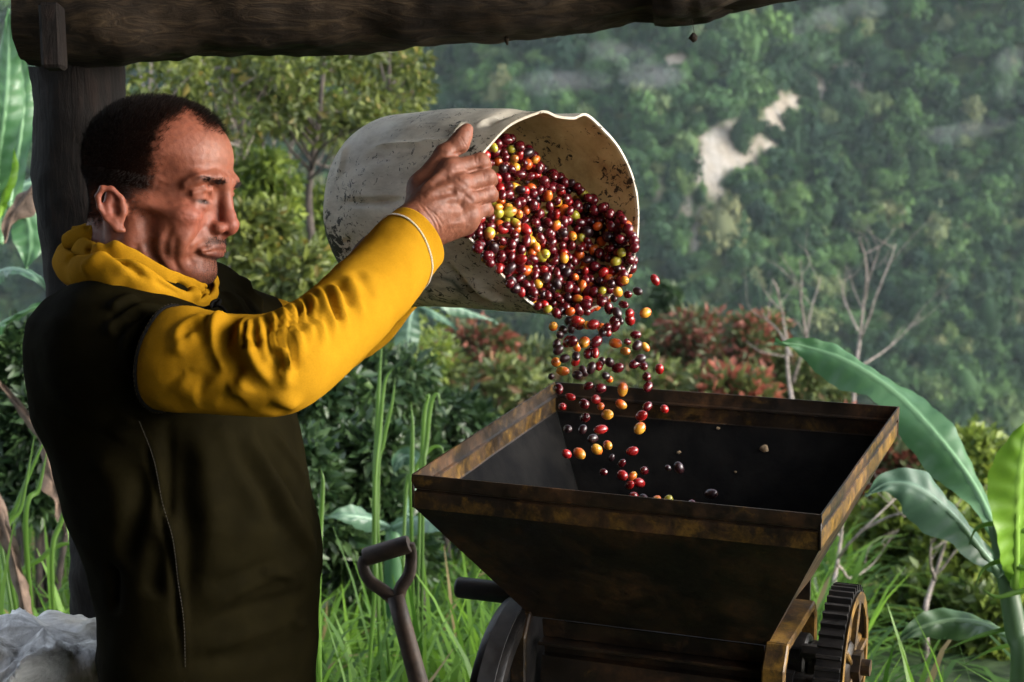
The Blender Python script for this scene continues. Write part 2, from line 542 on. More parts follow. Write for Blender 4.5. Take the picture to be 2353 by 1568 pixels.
def worn_paint(name, yellow=(.20, .108, .018), bias=0.0, attr=True, gloss=.42):
    """Old yellow enamel worn and soiled to black-brown; 'paint' says how much enamel is left on each piece."""
    m = bpy.data.materials.new(name)
    nt, b = nodes_of(m)
    grime = ramp(nt, noise(nt, 14, 6, .65), [(.25, (.004, .003, .0025)), (.5, (.011, .0075, .005)), (.75, (.032, .019, .010))])
    rust = ramp(nt, noise(nt, 60, 4, .7), [(.35, (.022, .011, .005)), (.7, (.13, .058, .02))])
    base = mixc(nt, ramp(nt, noise(nt, 9, 5, .7), [(.48, (0, 0, 0)), (.66, (.65, .65, .65))]), grime, rust)
    yel = ramp(nt, noise(nt, 35, 4, .6), [(.3, tuple(c * .55 for c in yellow)), (.65, yellow)])
    n1 = noise(nt, 34, 9, .78, None, .4)
    if attr:
        at = N(nt, 'ShaderNodeAttribute', attribute_name='paint')
        a1 = N(nt, 'ShaderNodeMath', operation='ADD'); nt.links.new(n1, a1.inputs[0]); nt.links.new(at.outputs['Fac'], a1.inputs[1])
        f = a1.outputs[0]
    else:
        a1 = N(nt, 'ShaderNodeMath', operation='ADD'); nt.links.new(n1, a1.inputs[0]); a1.inputs[1].default_value = bias
        f = a1.outputs[0]
    mask = ramp(nt, f, [(.50, (0, 0, 0)), (.74, (.95, .95, .95))])
    col = mixc(nt, mask, base, yel)
    blot = ramp(nt, noise(nt, 19, 8, .75, None, .5), [(.46, (0, 0, 0)), (.60, (.88, .88, .88))])
    col = mixc(nt, blot, col, base)
    wear = ramp(nt, noise(nt, 75, 6, .8), [(.56, (0, 0, 0)), (.64, (.8, .8, .8))])
    col = mixc(nt, wear, col, (.02, .013, .008))
    specks = ramp(nt, noise(nt, 170, 3, .8), [(.70, (0, 0, 0)), (.76, (1, 1, 1))])
    col = mixc(nt, mixc(nt, 1.0, specks, (.55, .55, .55), 'MULTIPLY'), col, (.11, .075, .045))
    rg = ramp(nt, noise(nt, 18, 5, .7), [(.3, (gloss - .12,) * 3), (.7, (gloss + .25,) * 3)])
    setin(nt, b, Base_Color=col, Roughness=rg, Specular_IOR_Level=.28)
    bump(nt, b, noise(nt, 130, 5, .7), .35, .0012)
    bump(nt, b, noise(nt, 9, 3), .35, .006)
    return m

m_paint = worn_paint('worn_yellow_enamel')
m_iron = simple_mat('greasy_black_iron', (.0028, .0028, .0032), (.014, .012, .011), 45, .42, .4, 120, .001)
m_rubber = simple_mat('black_rubber', (.006, .006, .008), (.02, .02, .023), 30, .5, .2, 150, .0006)
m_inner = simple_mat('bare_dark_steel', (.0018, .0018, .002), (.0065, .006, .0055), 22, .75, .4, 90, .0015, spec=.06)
m_bright = simple_mat('worn_steel_edge', (.05, .048, .045), (.16, .15, .14), 60, .45, .3, 200, .0006, metal=.6)

pulper = empty('coffee_pulper', (*(L(.26, .25, 0)[:2]), 0), 'old hand-cranked coffee pulper with a wide rusty yellow hopper', 'machine')

# hopper: rings of (inset front, inset right, inset back, inset left, drop, paint left)
def hopper_ring(i_f, i_r, i_b, i_l, c):
    A, B, C_, D = HC
    dirs = [(A, B, i_f), (B, C_, i_r), (C_, D, i_b), (D, A, i_l)]
    ln = []
    for p_, q_, i in dirs:
        t = norm(q_ - p_); n_ = np.array([-t[1], t[0], 0])
        ln.append((p_ + n_ * i, t))
    out = []
    for k in range(4):
        (p1, t1), (p2, t2) = ln[k - 1], ln[k]
        M = np.array([[t1[0], -t2[0]], [t1[1], -t2[1]]])
        s_, _ = np.linalg.solve(M, (p2 - p1)[:2])
        q_ = p1 + t1 * s_
        out.append(np.array([q_[0], q_[1], RIM_Z + c]))
    return out                                                       # A, B, C, D corners

DROP = .205
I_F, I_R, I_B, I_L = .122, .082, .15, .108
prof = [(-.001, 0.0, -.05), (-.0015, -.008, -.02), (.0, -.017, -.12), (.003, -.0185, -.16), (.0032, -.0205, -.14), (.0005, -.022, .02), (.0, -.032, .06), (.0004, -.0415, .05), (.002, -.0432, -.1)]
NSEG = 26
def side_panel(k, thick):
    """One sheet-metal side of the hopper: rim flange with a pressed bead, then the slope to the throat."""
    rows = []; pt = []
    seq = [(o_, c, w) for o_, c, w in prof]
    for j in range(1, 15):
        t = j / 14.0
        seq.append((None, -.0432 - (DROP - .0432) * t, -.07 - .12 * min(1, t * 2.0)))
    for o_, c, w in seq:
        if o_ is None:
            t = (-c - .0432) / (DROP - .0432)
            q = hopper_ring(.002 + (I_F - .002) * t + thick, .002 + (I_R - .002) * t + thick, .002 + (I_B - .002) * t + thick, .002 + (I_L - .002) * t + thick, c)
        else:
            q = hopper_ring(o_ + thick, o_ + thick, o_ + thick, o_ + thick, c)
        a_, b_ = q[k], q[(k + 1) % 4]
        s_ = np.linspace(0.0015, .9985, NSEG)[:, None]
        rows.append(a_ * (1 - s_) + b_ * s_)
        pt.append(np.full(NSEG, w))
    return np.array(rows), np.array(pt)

hopper = empty('hopper', pulper.location); hopper.parent = pulper; hopper.location = (0, 0, 0)
SIDES = ('front', 'right', 'back', 'left')
for k in range(4):
    o_rows, w1 = side_panel(k, 0.0)
    i_rows, w2 = side_panel(k, .0022)
    n_ = o_rows.shape[0]
    # dents: the sheet is not quite flat
    dent = (fbm(o_rows, 7.0, 2, k) * .0035)[..., None] * np.clip(np.arange(n_) / 10., .12, 1)[:, None, None]
    nn = norm(np.array([[E2 * -1, E1, E2, E1 * -1][k]]))[0]
    edge = np.sin(np.linspace(0, math.pi, NSEG))[None, :, None] ** .5
    o_rows = o_rows + nn * dent * edge; i_rows = i_rows + nn * dent * edge
    v = np.concatenate([o_rows, i_rows[::-1]], 0)
    m_ = v.shape[0]
    idx = np.arange(m_ * NSEG).reshape(m_, NSEG)
    f = [[idx[r_, c_], idx[r_, c_ + 1], idx[(r_ + 1) % m_, c_ + 1], idx[(r_ + 1) % m_, c_]] for r_ in range(m_) for c_ in range(NSEG - 1)]
    for c_ in (0, NSEG - 1):
        for r_ in range(n_ - 1):
            q = [idx[r_, c_], idx[r_ + 1, c_], idx[m_ - 2 - r_, c_], idx[m_ - 1 - r_, c_]]
            f.append(q if c_ == 0 else q[::-1])
    o = build('side_panel', v.reshape(-1, 3), f, m_paint, hopper)
    o.data.set_sharp_from_angle(angle=R(28))
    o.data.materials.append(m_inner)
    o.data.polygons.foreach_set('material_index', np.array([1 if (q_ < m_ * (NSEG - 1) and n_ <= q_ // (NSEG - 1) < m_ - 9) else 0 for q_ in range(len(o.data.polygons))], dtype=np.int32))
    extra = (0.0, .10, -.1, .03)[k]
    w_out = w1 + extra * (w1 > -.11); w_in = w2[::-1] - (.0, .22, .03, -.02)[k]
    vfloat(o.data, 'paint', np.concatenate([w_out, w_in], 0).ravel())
# riveted corner seams
for k in range(4):
    mb = MB()
    for o_, c0, c1 in ((.0006, -.001, -.041),):
        q0 = hopper_ring(o_, o_, o_, o_, c0)[k]; q1 = hopper_ring(o_, o_, o_, o_, c1)[k]
        mb.tube([q0, q1], .0018, 8)
    o = mb.build('corner_seam', m_paint, hopper, smooth=True)
    vfloat(o.data, 'paint', np.full(len(o.data.vertices), -.25))

def pv(o, w):
    vfloat(o.data, 'paint', np.full(len(o.data.vertices), float(w))); return o

# throat box and feed plates under the hopper
A0, A1, B0, B1 = .112, .405, .128, .40
c0 = -DROP - .002
th = MB()
fr_ = [(B0 + .004, c0 - .004), (B0 + .010, c0 - .028), (B0 + .016, c0 - .030), (B0 + .014, c0 - .05), (B0 + .004, c0 - .052), (B0 - .012, c0 - .14), (B0 - .012, c0 - .30)]
rows = np.array([[L(a_, b_, c_) for a_ in np.linspace(A0 + .006, A1 - .004, 14)] for b_, c_ in fr_])
back = np.array([[L(a_, b_ + .003, c_) for a_ in np.linspace(A0 + .006, A1 - .004, 14)] for b_, c_ in fr_])
for src, flip in ((rows, False), (back, True)):
    r_, c_ = src.shape[:2]
    q = [[i * c_ + j, i * c_ + j + 1, (i + 1) * c_ + j + 1, (i + 1) * c_ + j] for i in range(r_ - 1) for j in range(c_ - 1)]
    th.add(src.reshape(-1, 3), [x[::-1] for x in q] if flip else q)
pv(th.build('feed_plate', m_paint, pulper, auto=30), -.10)
for sgn, bb in ((0, B1),):
    mb = MB(); mb.box(L((A0 + A1) / 2, bb, c0 - .15), E1 * ((A1 - A0) / 2), E2 * .003, EZ * .15)
    pv(mb.build('rear_plate', m_paint, pulper), -.15)
mb = MB(); mb.box(L((A0 + A1) / 2, B0 + .006, c0 - .0325), E1 * ((A1 - A0) / 2 - .004), E2 * .014, EZ * .0022, .001)
pv(mb.build('slot_bar', m_paint, pulper), -.13)
# drum inside
mb = MB(); mb.lathe(L(A0 + .01, .26, c0 - .11), E1, [(.0, 0), (.085, 0), (.085, A1 - A0 - .02), (0, A1 - A0 - .02)], 32)
mb.build('pulping_drum', m_iron, pulper, auto=30)

def side_casting(a, out, w):
    """Cast side frame: a web plate with a raised flange round its edge and a leg to the ground."""
    root = empty('side_frame', pulper.location); root.parent = pulper; root.location = (0, 0, 0)
    poly = [(B0 - .030, c0 - .020), (B0 - .012, c0 + .004), (B0 + .145, c0 + .006), (B0 + .16, c0 - .01), (B0 + .19, c0 - .30), (B0 + .27, -RIM_Z + .0), (B0 + .22, -RIM_Z + .0), (B0 + .17, c0 - .42), (B0 + .05, c0 - .42), (B0 - .03, -RIM_Z), (B0 - .08, -RIM_Z), (B0 - .034, c0 - .32)]
    mb = MB(); mb.prism([L(a, b_, c_) for b_, c_ in poly], E1 * .010 * out)
    pv(mb.build('web', m_iron, root), 0)
    mb = MB()
    for (b1, c1), (b2, c2) in zip(poly, poly[1:] + poly[:1]):
        p1, p2 = L(a, b1, c1), L(a, b2, c2)
        t = norm(p2 - p1); n2 = np.cross(t, E1)
        mb.box((p1 + p2) / 2 + E1 * out * w / 2, (p2 - p1) / 2 + t * .003, E1 * w / 2, n2 * .0055, .002)
    pv(mb.build('flange', m_paint, root, auto=30), .16 if out > 0 else .0)
    return root
side_casting(A1 + .0025, 1, .028)
side_casting(A0 - .0025, -1, .020)

# main shaft, bearings and nuts on the gear side
GP = P(1932, 1527, 2.33) - HC[0]
SB, SC = float(GP @ E2), float(GP[2])
def on_shaft(a): return L(a, SB, SC)
mb = MB(); mb.cyl(on_shaft(.06), on_shaft(float((P(1932, 1527, 2.33) - HC[0]) @ E1) + .022), .0125, 20); mb.build('main_shaft', m_iron, pulper, auto=40)
for a_, r_, w_ in ((A1 + .012, .034, .022), (A1 + .034, .026, .018), (A1 + .060, .02, .012)):
    mb = MB(); mb.lathe(on_shaft(a_), E1, [(0, 0), (r_ - .003, 0), (r_, .003), (r_, w_ - .003), (r_ - .003, w_), (0, w_)], 28)
    mb.build('bearing_collar', m_iron, pulper, auto=40)
def nut(center, ax, r_, w_, name, parent, mat=None):
    mb = MB(); mb.lathe(center, ax, [(0, 0), (r_, 0), (r_, w_), (0, w_)], 6); mb.cyl(np.asarray(center) + norm(ax) * w_, np.asarray(center) + norm(ax) * w_ * 1.9, r_ * .5, 12)
    return mb.build(name, mat or m_iron, parent, auto=30)
for b_, c_ in ((.165, -.262), (.205, -.245), (.31, -.30), (.17, -.34)):
    nut(L(A1 + .012, b_, c_), E1, .0125, .016, 'bolt', pulper)
for b_, c_ in ((.15, -.235),):
    nut(L(A1 + .030, b_ + .05, c_), E1, .009, .03, 'bolt', pulper)

# big gear
gear = empty('gear_wheel', pulper.location); gear.parent = pulper; gear.location = (0, 0, 0)
GR, GW = .101, .030
GA = float(GP @ E1) - GW / 2

g0 = on_shaft(GA)
gx = norm(np.cross(E1, EZ)); gz = EZ
mb = MB(); NT = 44
rim = []
for k in range(NT):
    for da, rr in ((-.50, GR - .007), (-.22, GR - .007), (-.12, GR), (.12, GR), (.22, GR - .007)):
        a_ = (k + da) * 2 * math.pi / NT
        rim.append((rr * math.cos(a_), rr * math.sin(a_)))
m_ = len(rim)
va = np.array([g0 + gx * x + gz * y for x, y in rim]); vb = va + E1 * GW
a_ = np.linspace(0, 2 * math.pi, m_, endpoint=False) - .5 * 2 * math.pi / NT
ri = GR - .020
vi = np.array([g0 + (gx * math.cos(t) + gz * math.sin(t)) * ri for t in a_]); vj = vi + E1 * GW
V = np.vstack([va, vb, vi, vj]); F = []
for k in range(m_):
    k2 = (k + 1) % m_
    F += [[k, k2, m_ + k2, m_ + k], [2 * m_ + k2, 2 * m_ + k, 3 * m_ + k, 3 * m_ + k2], [k2, k, 2 * m_ + k, 2 * m_ + k2], [m_ + k, m_ + k2, 3 * m_ + k2, 3 * m_ + k]]
mb.add(V, F); o = mb.build('toothed_rim', m_iron, gear)
mb = MB()
mb.lathe(g0 + E1 * (GW + .0008), E1, [(GR - .022, 0), (GR - .010, 0), (GR - .0085, .0025), (GR - .022, .0025)], 56, close=True)
pv(mb.build('painted_ring', m_paint, gear, auto=40), .20)
mb = MB()
for k in range(5):
    t = k * 2 * math.pi / 5 + .55
    d_ = gx * math.cos(t) + gz * math.sin(t); s_ = np.cross(E1, d_)
    p0, p1 = g0 + d_ * .018 + E1 * GW * .55, g0 + d_ * (ri + .002) + E1 * GW * .62
    mb.box((p0 + p1) / 2, (p1 - p0) / 2, s_ * .0105, E1 * .0085, .003)
    mb.box((p0 + p1) / 2 + E1 * .010, (p1 - p0) / 2 * .98, s_ * .0035, E1 * .006, .0015)
o = pv(mb.build('spokes', m_paint, gear, auto=30), .16)
mb = MB(); mb.lathe(g0 - E1 * .012, E1, [(.0125, 0), (.030, 0), (.032, .003), (.032, GW + .008), (.027, GW + .012), (.0125, GW + .012)], 32)
pv(mb.build('hub', m_paint, gear, auto=40), -.05)
nut(g0 + E1 * (GW - .001), E1, .021, .012, 'hub_nut', gear, m_paint).data
for o in gear.children:
    if 'paint' not in o.data.attributes: vfloat(o.data, 'paint', np.full(len(o.data.vertices), .02))
# pinion on the second shaft
mb = MB(); mb.cyl(L(A1 + .01, .17, c0 - .055), L(A1 + .075, .17, c0 - .055), .009, 16); mb.lathe(L(A1 + .052, .17, c0 - .055), E1, [(0, 0), (.014, 0), (.017, .004), (.017, .022), (.013, .026), (0, .026)], 24)
mb.build('idler_shaft', m_iron, pulper, auto=40)

# belt wheel with its crank on the other end
wheel = empty('belt_wheel', pulper.location); wheel.parent = pulper; wheel.location = (0, 0, 0)
WR, WW = .158, .042
wc = P(1232, 1652, 2.40)
mb = MB()
mb.lathe(wc - E1 * WW, E1, [(WR - .018, 0), (WR - .003, 0), (WR, .004), (WR + .002, WW / 2), (WR, WW - .004), (WR - .003, WW), (WR - .018, WW)], 72, close=True)
mb.build('wheel_rim', m_iron, wheel, auto=40)
for k in range(4):
    t = k * math.pi / 2 + 1.05
    d_ = gx * math.cos(t) + gz * math.sin(t); s_ = np.cross(E1, d_)
    mb = MB()
    p0, p1 = wc - E1 * WW * .5 + d_ * .03, wc - E1 * WW * .5 + d_ * (WR - .012)
    q = []
    for u in np.linspace(0, 1, 9):
        w_ = .020 + .026 * (2 * abs(u - .5)) ** 3
        q.append((p0 * (1 - u) + p1 * u, w_))
    ring = [p_ + s_ * w_ for p_, w_ in q] + [p_ - s_ * w_ for p_, w_ in q[::-1]]
    mb.prism([x - E1 * .006 for x in ring], E1 * .012)
    mb.build('spoke', m_iron, wheel)
mb = MB(); mb.lathe(wc - E1 * (WW + .01), E1, [(.012, 0), (.034, 0), (.036, .004), (.036, WW + .012), (.034, WW + .016), (.012, WW + .016)], 32)
mb.build('hub', m_iron, wheel, auto=40)
mb = MB(); mb.cyl(wc - E1 * .06, wc + E1 * .05, .0125, 16); mb.build('axle', m_iron, wheel, auto=40)
# flat belt: over the wheel and down to a motor pulley near the ground
bc = L(-.02, .02, 0); bc = np.array([wc[0], wc[1], .20]) - E1 * WW * .45 - gx * .16
wcc = wc - E1 * WW * .45
def loop_pts(c1, r1, c2, r2):
    d_ = c2 - c1; ang = math.atan2(d_ @ gz, d_ @ gx)
    al = math.acos((r1 - r2) / np.linalg.norm(d_))
    o_ = []
    for t in np.linspace(ang + al, ang - al + 2 * math.pi, 40): o_.append(c1 + (gx * math.cos(t) + gz * math.sin(t)) * r1)
    for t in np.linspace(ang - al, ang + al, 14): o_.append(c2 + (gx * math.cos(t) + gz * math.sin(t)) * r2)
    return np.array(o_)
lo = loop_pts(wcc, WR + .0045, bc, .045); li = loop_pts(wcc, WR + .0022, bc, .0427)
mb = MB(); k_ = len(lo)
w0, w1 = -E1 * .011, E1 * .011
V = np.vstack([lo + w0, lo + w1, li + w1, li + w0]); F = []
for i in range(k_):
    j = (i + 1) % k_
    for s_ in range(4):
        s2 = (s_ + 1) % 4
        F.append([s_ * k_ + i, s2 * k_ + i, s2 * k_ + j, s_ * k_ + j])
mb.add(V, F); mb.build('drive_belt', simple_mat('grey_rubber_belt', (.018, .018, .02), (.05, .05, .052), 30, .5, .2, 160, .0004), pulper, auto=40)
mb = MB(); mb.lathe(bc - E1 * .018, E1, [(0, 0), (.0425, 0), (.0425, .036), (0, .036)], 28); mb.cyl(bc, bc + E1 * .12, .012, 12)
mb.box((bc[0] + E1[0] * .16, bc[1] + E1[1] * .16, .10), E1 * .09, E2 * .07, EZ * .10, .015)
mb.build('motor', m_iron, pulper, auto=40)
# crank grip standing out from the wheel
hg = P(1190, 1366, dist_of(wc))
mb = MB(); mb.tube([hg + E1 * .012, hg - E1 * .004, hg - E1 * .080, hg - E1 * .0835, hg - E1 * .085], [.0125, .0138, .0138, .0125, .009], 24)
mb.build('crank_grip', m_rubber, wheel, auto=50)
# left casting nose seen beside the wheel
mb = MB(); mb.box(L(A0 - .018, B0 - .012, c0 - .006), E1 * .012, E2 * .012, EZ * .006, .002); mb.build('clamp_lug', m_bright, pulper)
for o in [x for x in bpy.data.objects if x.type == 'MESH' and m_paint.name in [m.name for m in x.data.materials if m]]:
    if 'paint' not in o.data.attributes: vfloat(o.data, 'paint', np.zeros(len(o.data.vertices)))

# dry crumbs stuck to the inside of the hopper
from mathutils.bvhtree import BVHTree as _BVH
m_crumb = simple_mat('dry_crumb', (.16, .11, .06), (.34, .25, .15), 200, .9, .3, 400)
bp_ = [o for o in hopper.children if o.name.startswith('side_panel')][2]
bt = _BVH.FromPolygons([v_.co + wloc(bp_) for v_ in bp_.data.vertices], [list(q_.vertices) for q_ in bp_.data.polygons])
for px, py, r_, lab in ((1757, 1032, .0058, 'largest pale dry crumb on the dark back wall of the hopper'), (1560, 1040, .003, 'small pale crumb left of the large one inside the hopper'), (1650, 985, .0025, 'tiny pale crumb high on the back wall of the hopper'), (1690, 1085, .0022, 'tiny crumb low on the dark back wall of the hopper')):
    o_ = Vector(CAM); d_ = Vector(P(px, py, 1.0) - CAM); h_ = bt.ray_cast(o_, d_)
    if h_[0] is None: continue
    c_ = np.array(h_[0]) - norm(np.array(d_)) * r_ * .3
    bm = bmesh.new(); bmesh.ops.create_icosphere(bm, subdivisions=2, radius=1.0)
    vv = np.array([v_.co[:] for v_ in bm.verts]); ff = [[q_.index for q_ in f_.verts] for f_ in bm.faces]; bm.free()
    vv = vv * (1 + .5 * vnoise(vv, 1.6, int(px)))[:, None] * np.array([1, .45, .9]) * r_ + c_
    tag(build('leaf_crumb', vv, ff, m_crumb), lab, 'crumb', 'crumbs inside the hopper')
# ------------------------------------------------------------------ sculpting help: folds and creases along lines
def vert_normals(v, f):
    v = np.asarray(v, float); f = np.asarray(f)
    fn = np.cross(v[f[:, 1]] - v[f[:, 0]], v[f[:, 2]] - v[f[:, 0]]) if f.shape[1] == 3 else np.cross(v[f[:, 2]] - v[f[:, 0]], v[f[:, 3]] - v[f[:, 1]])
    n = np.zeros_like(v)
    for k in range(f.shape[1]):
        for c in range(3): n[:, c] += np.bincount(f[:, k], fn[:, c], len(v))
    return norm(n)

def seg_dist(p, a, b_):
    ab = b_ - a; t = np.clip(((p - a) @ ab) / (ab @ ab + 1e-12), 0, 1)
    return np.linalg.norm(p - (a + t[:, None] * ab), axis=1), t

def line_dist(p, line):
    """Distance to a polyline and the share of its length at the nearest point."""
    line = np.asarray(line, float); m = len(line) - 1
    best = np.full(len(p), 1e9); par = np.zeros(len(p))
    for k in range(m):
        d, t = seg_dist(p, line[k], line[k + 1])
        w = d < best
        best[w] = d[w]; par[w] = (k + t[w]) / m
    return best, par

def onto(v, n, pix, need_front=True):
    """Points of a surface (vertices v, normals n) as met along the sight lines through pix."""
    d = (v - CAM) @ FW
    px = CX + FPX * (v[:, 0] - CAM[0]) / d; py = CY - FPX * ((v - CAM) @ UP) / d
    front = ((v - CAM) * n).sum(1) < 0 if need_front else np.ones(len(v), bool)
    ids = np.where(front)[0]
    out = []
    for x, y in pix:
        q = (px[ids] - x) ** 2 + (py[ids] - y) ** 2
        near = ids[np.argpartition(q, 6)[:6]]
        out.append(v[near[np.argmin(d[near])]])
    return np.array(out)

def crease(v, n, line, amp, width, taper=True, box=None):
    """Move a surface out (amp > 0) or in along a line; the rise dies away over width and towards the line's ends."""
    lo_, hi_ = line.min(0) - 3 * width, line.max(0) + 3 * width
    ids = np.where(((v > lo_) & (v < hi_)).all(1))[0]
    if len(ids) == 0: return
    d, t = line_dist(v[ids], line)
    w = np.exp(-(d / width) ** 2)
    if taper: w = w * np.clip(np.sin(np.clip(t, 0, 1) * math.pi) * 1.6, 0.05, 1)
    v[ids] += n[ids] * (amp * w)[:, None]

# ------------------------------------------------------------------ the bucket
BD = 2.40                                         # how far the middle of its mouth stands
TH = R(38)
def zb(x, y): return (705.9 + .3602 * x, 207.1 + .3602 * y)
rim_px = [zb(*q) for q in ((1230, 270), (1310, 205), (1400, 160), (1510, 128), (1600, 163), (1700, 172), (1782, 150), (1885, 238), (1990, 360), (2068, 520), (2110, 700), (2112, 900), (2085, 1080), (2010, 1230), (1890, 1360), (1740, 1425), (1560, 1436), (1400, 1345), (1240, 1180), (1105, 1022), (1015, 915), (985, 800), (1010, 640), (1060, 480), (1120, 395))]
mcx, mcy = 1258.0, 490.0
rim = []
for x, y in rim_px:
    xo = (x - mcx) / FPX * BD
    rim.append(P(x, y, BD + xo * math.tan(TH) * .78))
NA, NB = 300, 140
rim_s = cspline(rim, NA)
mouth_c = rim_s.mean(0)
AX = norm(RT * math.sin(TH) - FW * math.cos(TH) + UP * .01)       # out of the mouth
BL = .30
bot_c = P(908, 487, BD + BL * math.cos(TH) * .94)
ex = norm(np.cross(UP, AX)); ey = np.cross(AX, ex)
rel = rim_s - mouth_c
ang = np.unwrap(np.arctan2(rel @ ey, rel @ ex))
if ang[-1] < ang[0]: rim_s = rim_s[::-1]; rel = rim_s - mouth_c; ang = np.unwrap(np.arctan2(rel @ ey, rel @ ex))
RB = .1335
rows = []
us = np.concatenate([np.linspace(0, .12, 16)[:-1], np.linspace(.12, 1, NB - 15)])
for u in us:
    # bottom corner is rounded; the wall goes from a true circle to the bent mouth
    if u < .12:
        t = u / .12 * math.pi / 2
        rr = RB - .032 + .032 * math.sin(t); ax_off = .032 * (1 - math.cos(t))
    else:
        rr = RB; ax_off = .032 + (u - .12) / .88 * (BL - .032)
    circ = bot_c + (ex * np.cos(ang)[:, None] + ey * np.sin(ang)[:, None]) * rr + AX * ax_off
    s_ = np.clip((u - .15) / .85, 0, 1)
    base_mouth = bot_c + (ex * np.cos(ang)[:, None] + ey * np.sin(ang)[:, None]) * RB + AX * BL
    k = (.35 * s_ + .65 * s_ ** 2.2)
    rows.append(circ + (rim_s - base_mouth) * k)
outer = np.array(rows)
m_pail = bpy.data.materials.new('dirty_white_plastic')
nt, b = nodes_of(m_pail)
clean = ramp(nt, noise(nt, 9, 4), [(.3, (.56, .51, .41)), (.7, (.76, .71, .60))])
stain = ramp(nt, noise(nt, 22, 6, .7, coords(nt, (1, 1, 2.2))), [(.42, (0, 0, 0)), (.75, (.7, .7, .7))])
col = mixc(nt, stain, clean, (.24, .19, .12))
ino = N(nt, 'ShaderNodeAttribute', attribute_name='inside')
tan_ = ramp(nt, noise(nt, 16, 5, .7), [(.3, (.24, .16, .07)), (.7, (.48, .36, .19))])
col = mixc(nt, ino.outputs['Fac'], col, tan_)
sp = noise(nt, 95, 4, .75, None, .8); big = noise(nt, 7, 3, .6)
ad = N(nt, 'ShaderNodeMath', operation='MULTIPLY_ADD'); nt.links.new(big, ad.inputs[0]); ad.inputs[1].default_value = .55; nt.links.new(sp, ad.inputs[2])
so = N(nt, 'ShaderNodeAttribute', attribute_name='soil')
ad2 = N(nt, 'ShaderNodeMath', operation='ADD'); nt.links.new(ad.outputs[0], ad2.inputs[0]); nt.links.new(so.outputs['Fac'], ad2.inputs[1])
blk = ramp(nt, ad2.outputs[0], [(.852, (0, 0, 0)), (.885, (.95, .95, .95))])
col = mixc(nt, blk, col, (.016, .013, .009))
scr = noise(nt, 60, 4, .7, coords(nt, (.25, .25, 3)), .4)
col = mixc(nt, ramp(nt, scr, [(.62, (0, 0, 0)), (.70, (.35, .35, .35))]), col, (.12, .10, .08))
pr = N(nt, 'ShaderNodeAttribute', attribute_name='print')
prn = ramp(nt, noise(nt, 30, 5, .7), [(.4, (.15, .15, .15)), (.62, (.85, .85, .85))])
col = mixc(nt, mixc(nt, 1.0, pr.outputs['Color'], prn, 'MULTIPLY'), col, (.02, .045, .03))
setin(nt, b, Base_Color=col, Roughness=ramp(nt, noise(nt, 30, 4), [(.3, (.34,) * 3), (.7, (.6,) * 3)]), Specular_IOR_Level=.4)
trb = nt.nodes.new('ShaderNodeBsdfTranslucent'); nt.links.new(col, trb.inputs[0])
mxs = nt.nodes.new('ShaderNodeMixShader'); mxs.inputs[0].default_value = .32
nt.links.new(b.outputs[0], mxs.inputs[1]); nt.links.new(trb.outputs[0], mxs.inputs[2]); nt.links.new(mxs.outputs[0], nt.nodes['Material Output'].inputs['Surface'])
bump(nt, b, noise(nt, 60, 4, .7, coords(nt, (1, 1, 3))), .22, .0015)
bump(nt, b, noise(nt, 11, 3), .3, .008)

nr = outer.shape[0]
idx = np.arange(nr * NA).reshape(nr, NA)
qf = np.stack([idx[:-1], np.roll(idx[:-1], -1, 1), np.roll(idx[1:], -1, 1), idx[1:]], -1).reshape(-1, 4)
ov = outer.reshape(-1, 3).copy()
on_ = vert_normals(ov, qf)
if ((ov - (mouth_c + bot_c) / 2) * on_).sum() < 0: on_ = -on_; 
# pressed lines and dents
for pts, amp, w in (([(370, 362), (640, 335), (905, 305)], .0030, .0035), ([(905, 305), (950, 250), (1005, 190)], .0026, .0034), ([(340, 420), (640, 400), (860, 385)], -.003, .011),
                    ([(190, 722), (400, 708), (620, 695)], -.0035, .0035), ([(1080, 210), (1200, 170), (1340, 120), (1500, 100)], -.0045, .010), ([(1080, 212), (1180, 185), (1280, 165)], .003, .004),
                    ([(880, 1100), (960, 1220), (1080, 1330), (1200, 1400)], -.004, .008), ([(1060, 1220), (1130, 1300), (1250, 1350)], .004, .009), ([(230, 950), (290, 1050)], -.003, .01), ([(240, 330), (210, 460), (190, 560)], .002, .006)):
    ln = spline(onto(ov, on_, [zb(*q) for q in pts]), 14)
    crease(ov, on_, ln, amp * 1.7, w * 1.15, taper=True)
ov += on_ * (fbm(ov, 14, 2, 3) * .0016)[:, None]
iv = ov - on_ * .0032
# inside stained, rim plain
lip = 3
V = np.vstack([ov, iv, bot_c[None] + AX * 0, bot_c[None] + AX * .0042])
F = [list(q) for q in qf] + [list(q[::-1] + nr * NA) for q in qf]
for i in range(NA):
    j = (i + 1) % NA
    F.append([idx[-1, i], idx[-1, j], idx[-1, j] + nr * NA, idx[-1, i] + nr * NA])
    F.append([idx[0, j], idx[0, i], 2 * nr * NA]); F.append([idx[0, i] + nr * NA, idx[0, j] + nr * NA, 2 * nr * NA + 1])
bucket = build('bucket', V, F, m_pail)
bm = bmesh.new(); bm.from_mesh(bucket.data); bmesh.ops.recalc_face_normals(bm, faces=bm.faces); bm.to_mesh(bucket.data); bm.free()
bucket.data.polygons.foreach_set('use_smooth', np.ones(len(bucket.data.polygons), dtype=bool))
bucket.data.set_sharp_from_angle(angle=R(50))
tag(bucket, 'dirty white plastic bucket tipped on its side, full of coffee cherries', 'bucket')
ins = np.concatenate([np.zeros(nr * NA), np.ones(nr * NA), [0, 1]])
ins[nr * NA + (nr - 2) * NA: nr * NA + nr * NA] = .1
vfloat(bucket.data, 'inside', ins)
hh = (V - bot_c) @ AX / BL; upw = ((V - mouth_c) @ UP) / .13
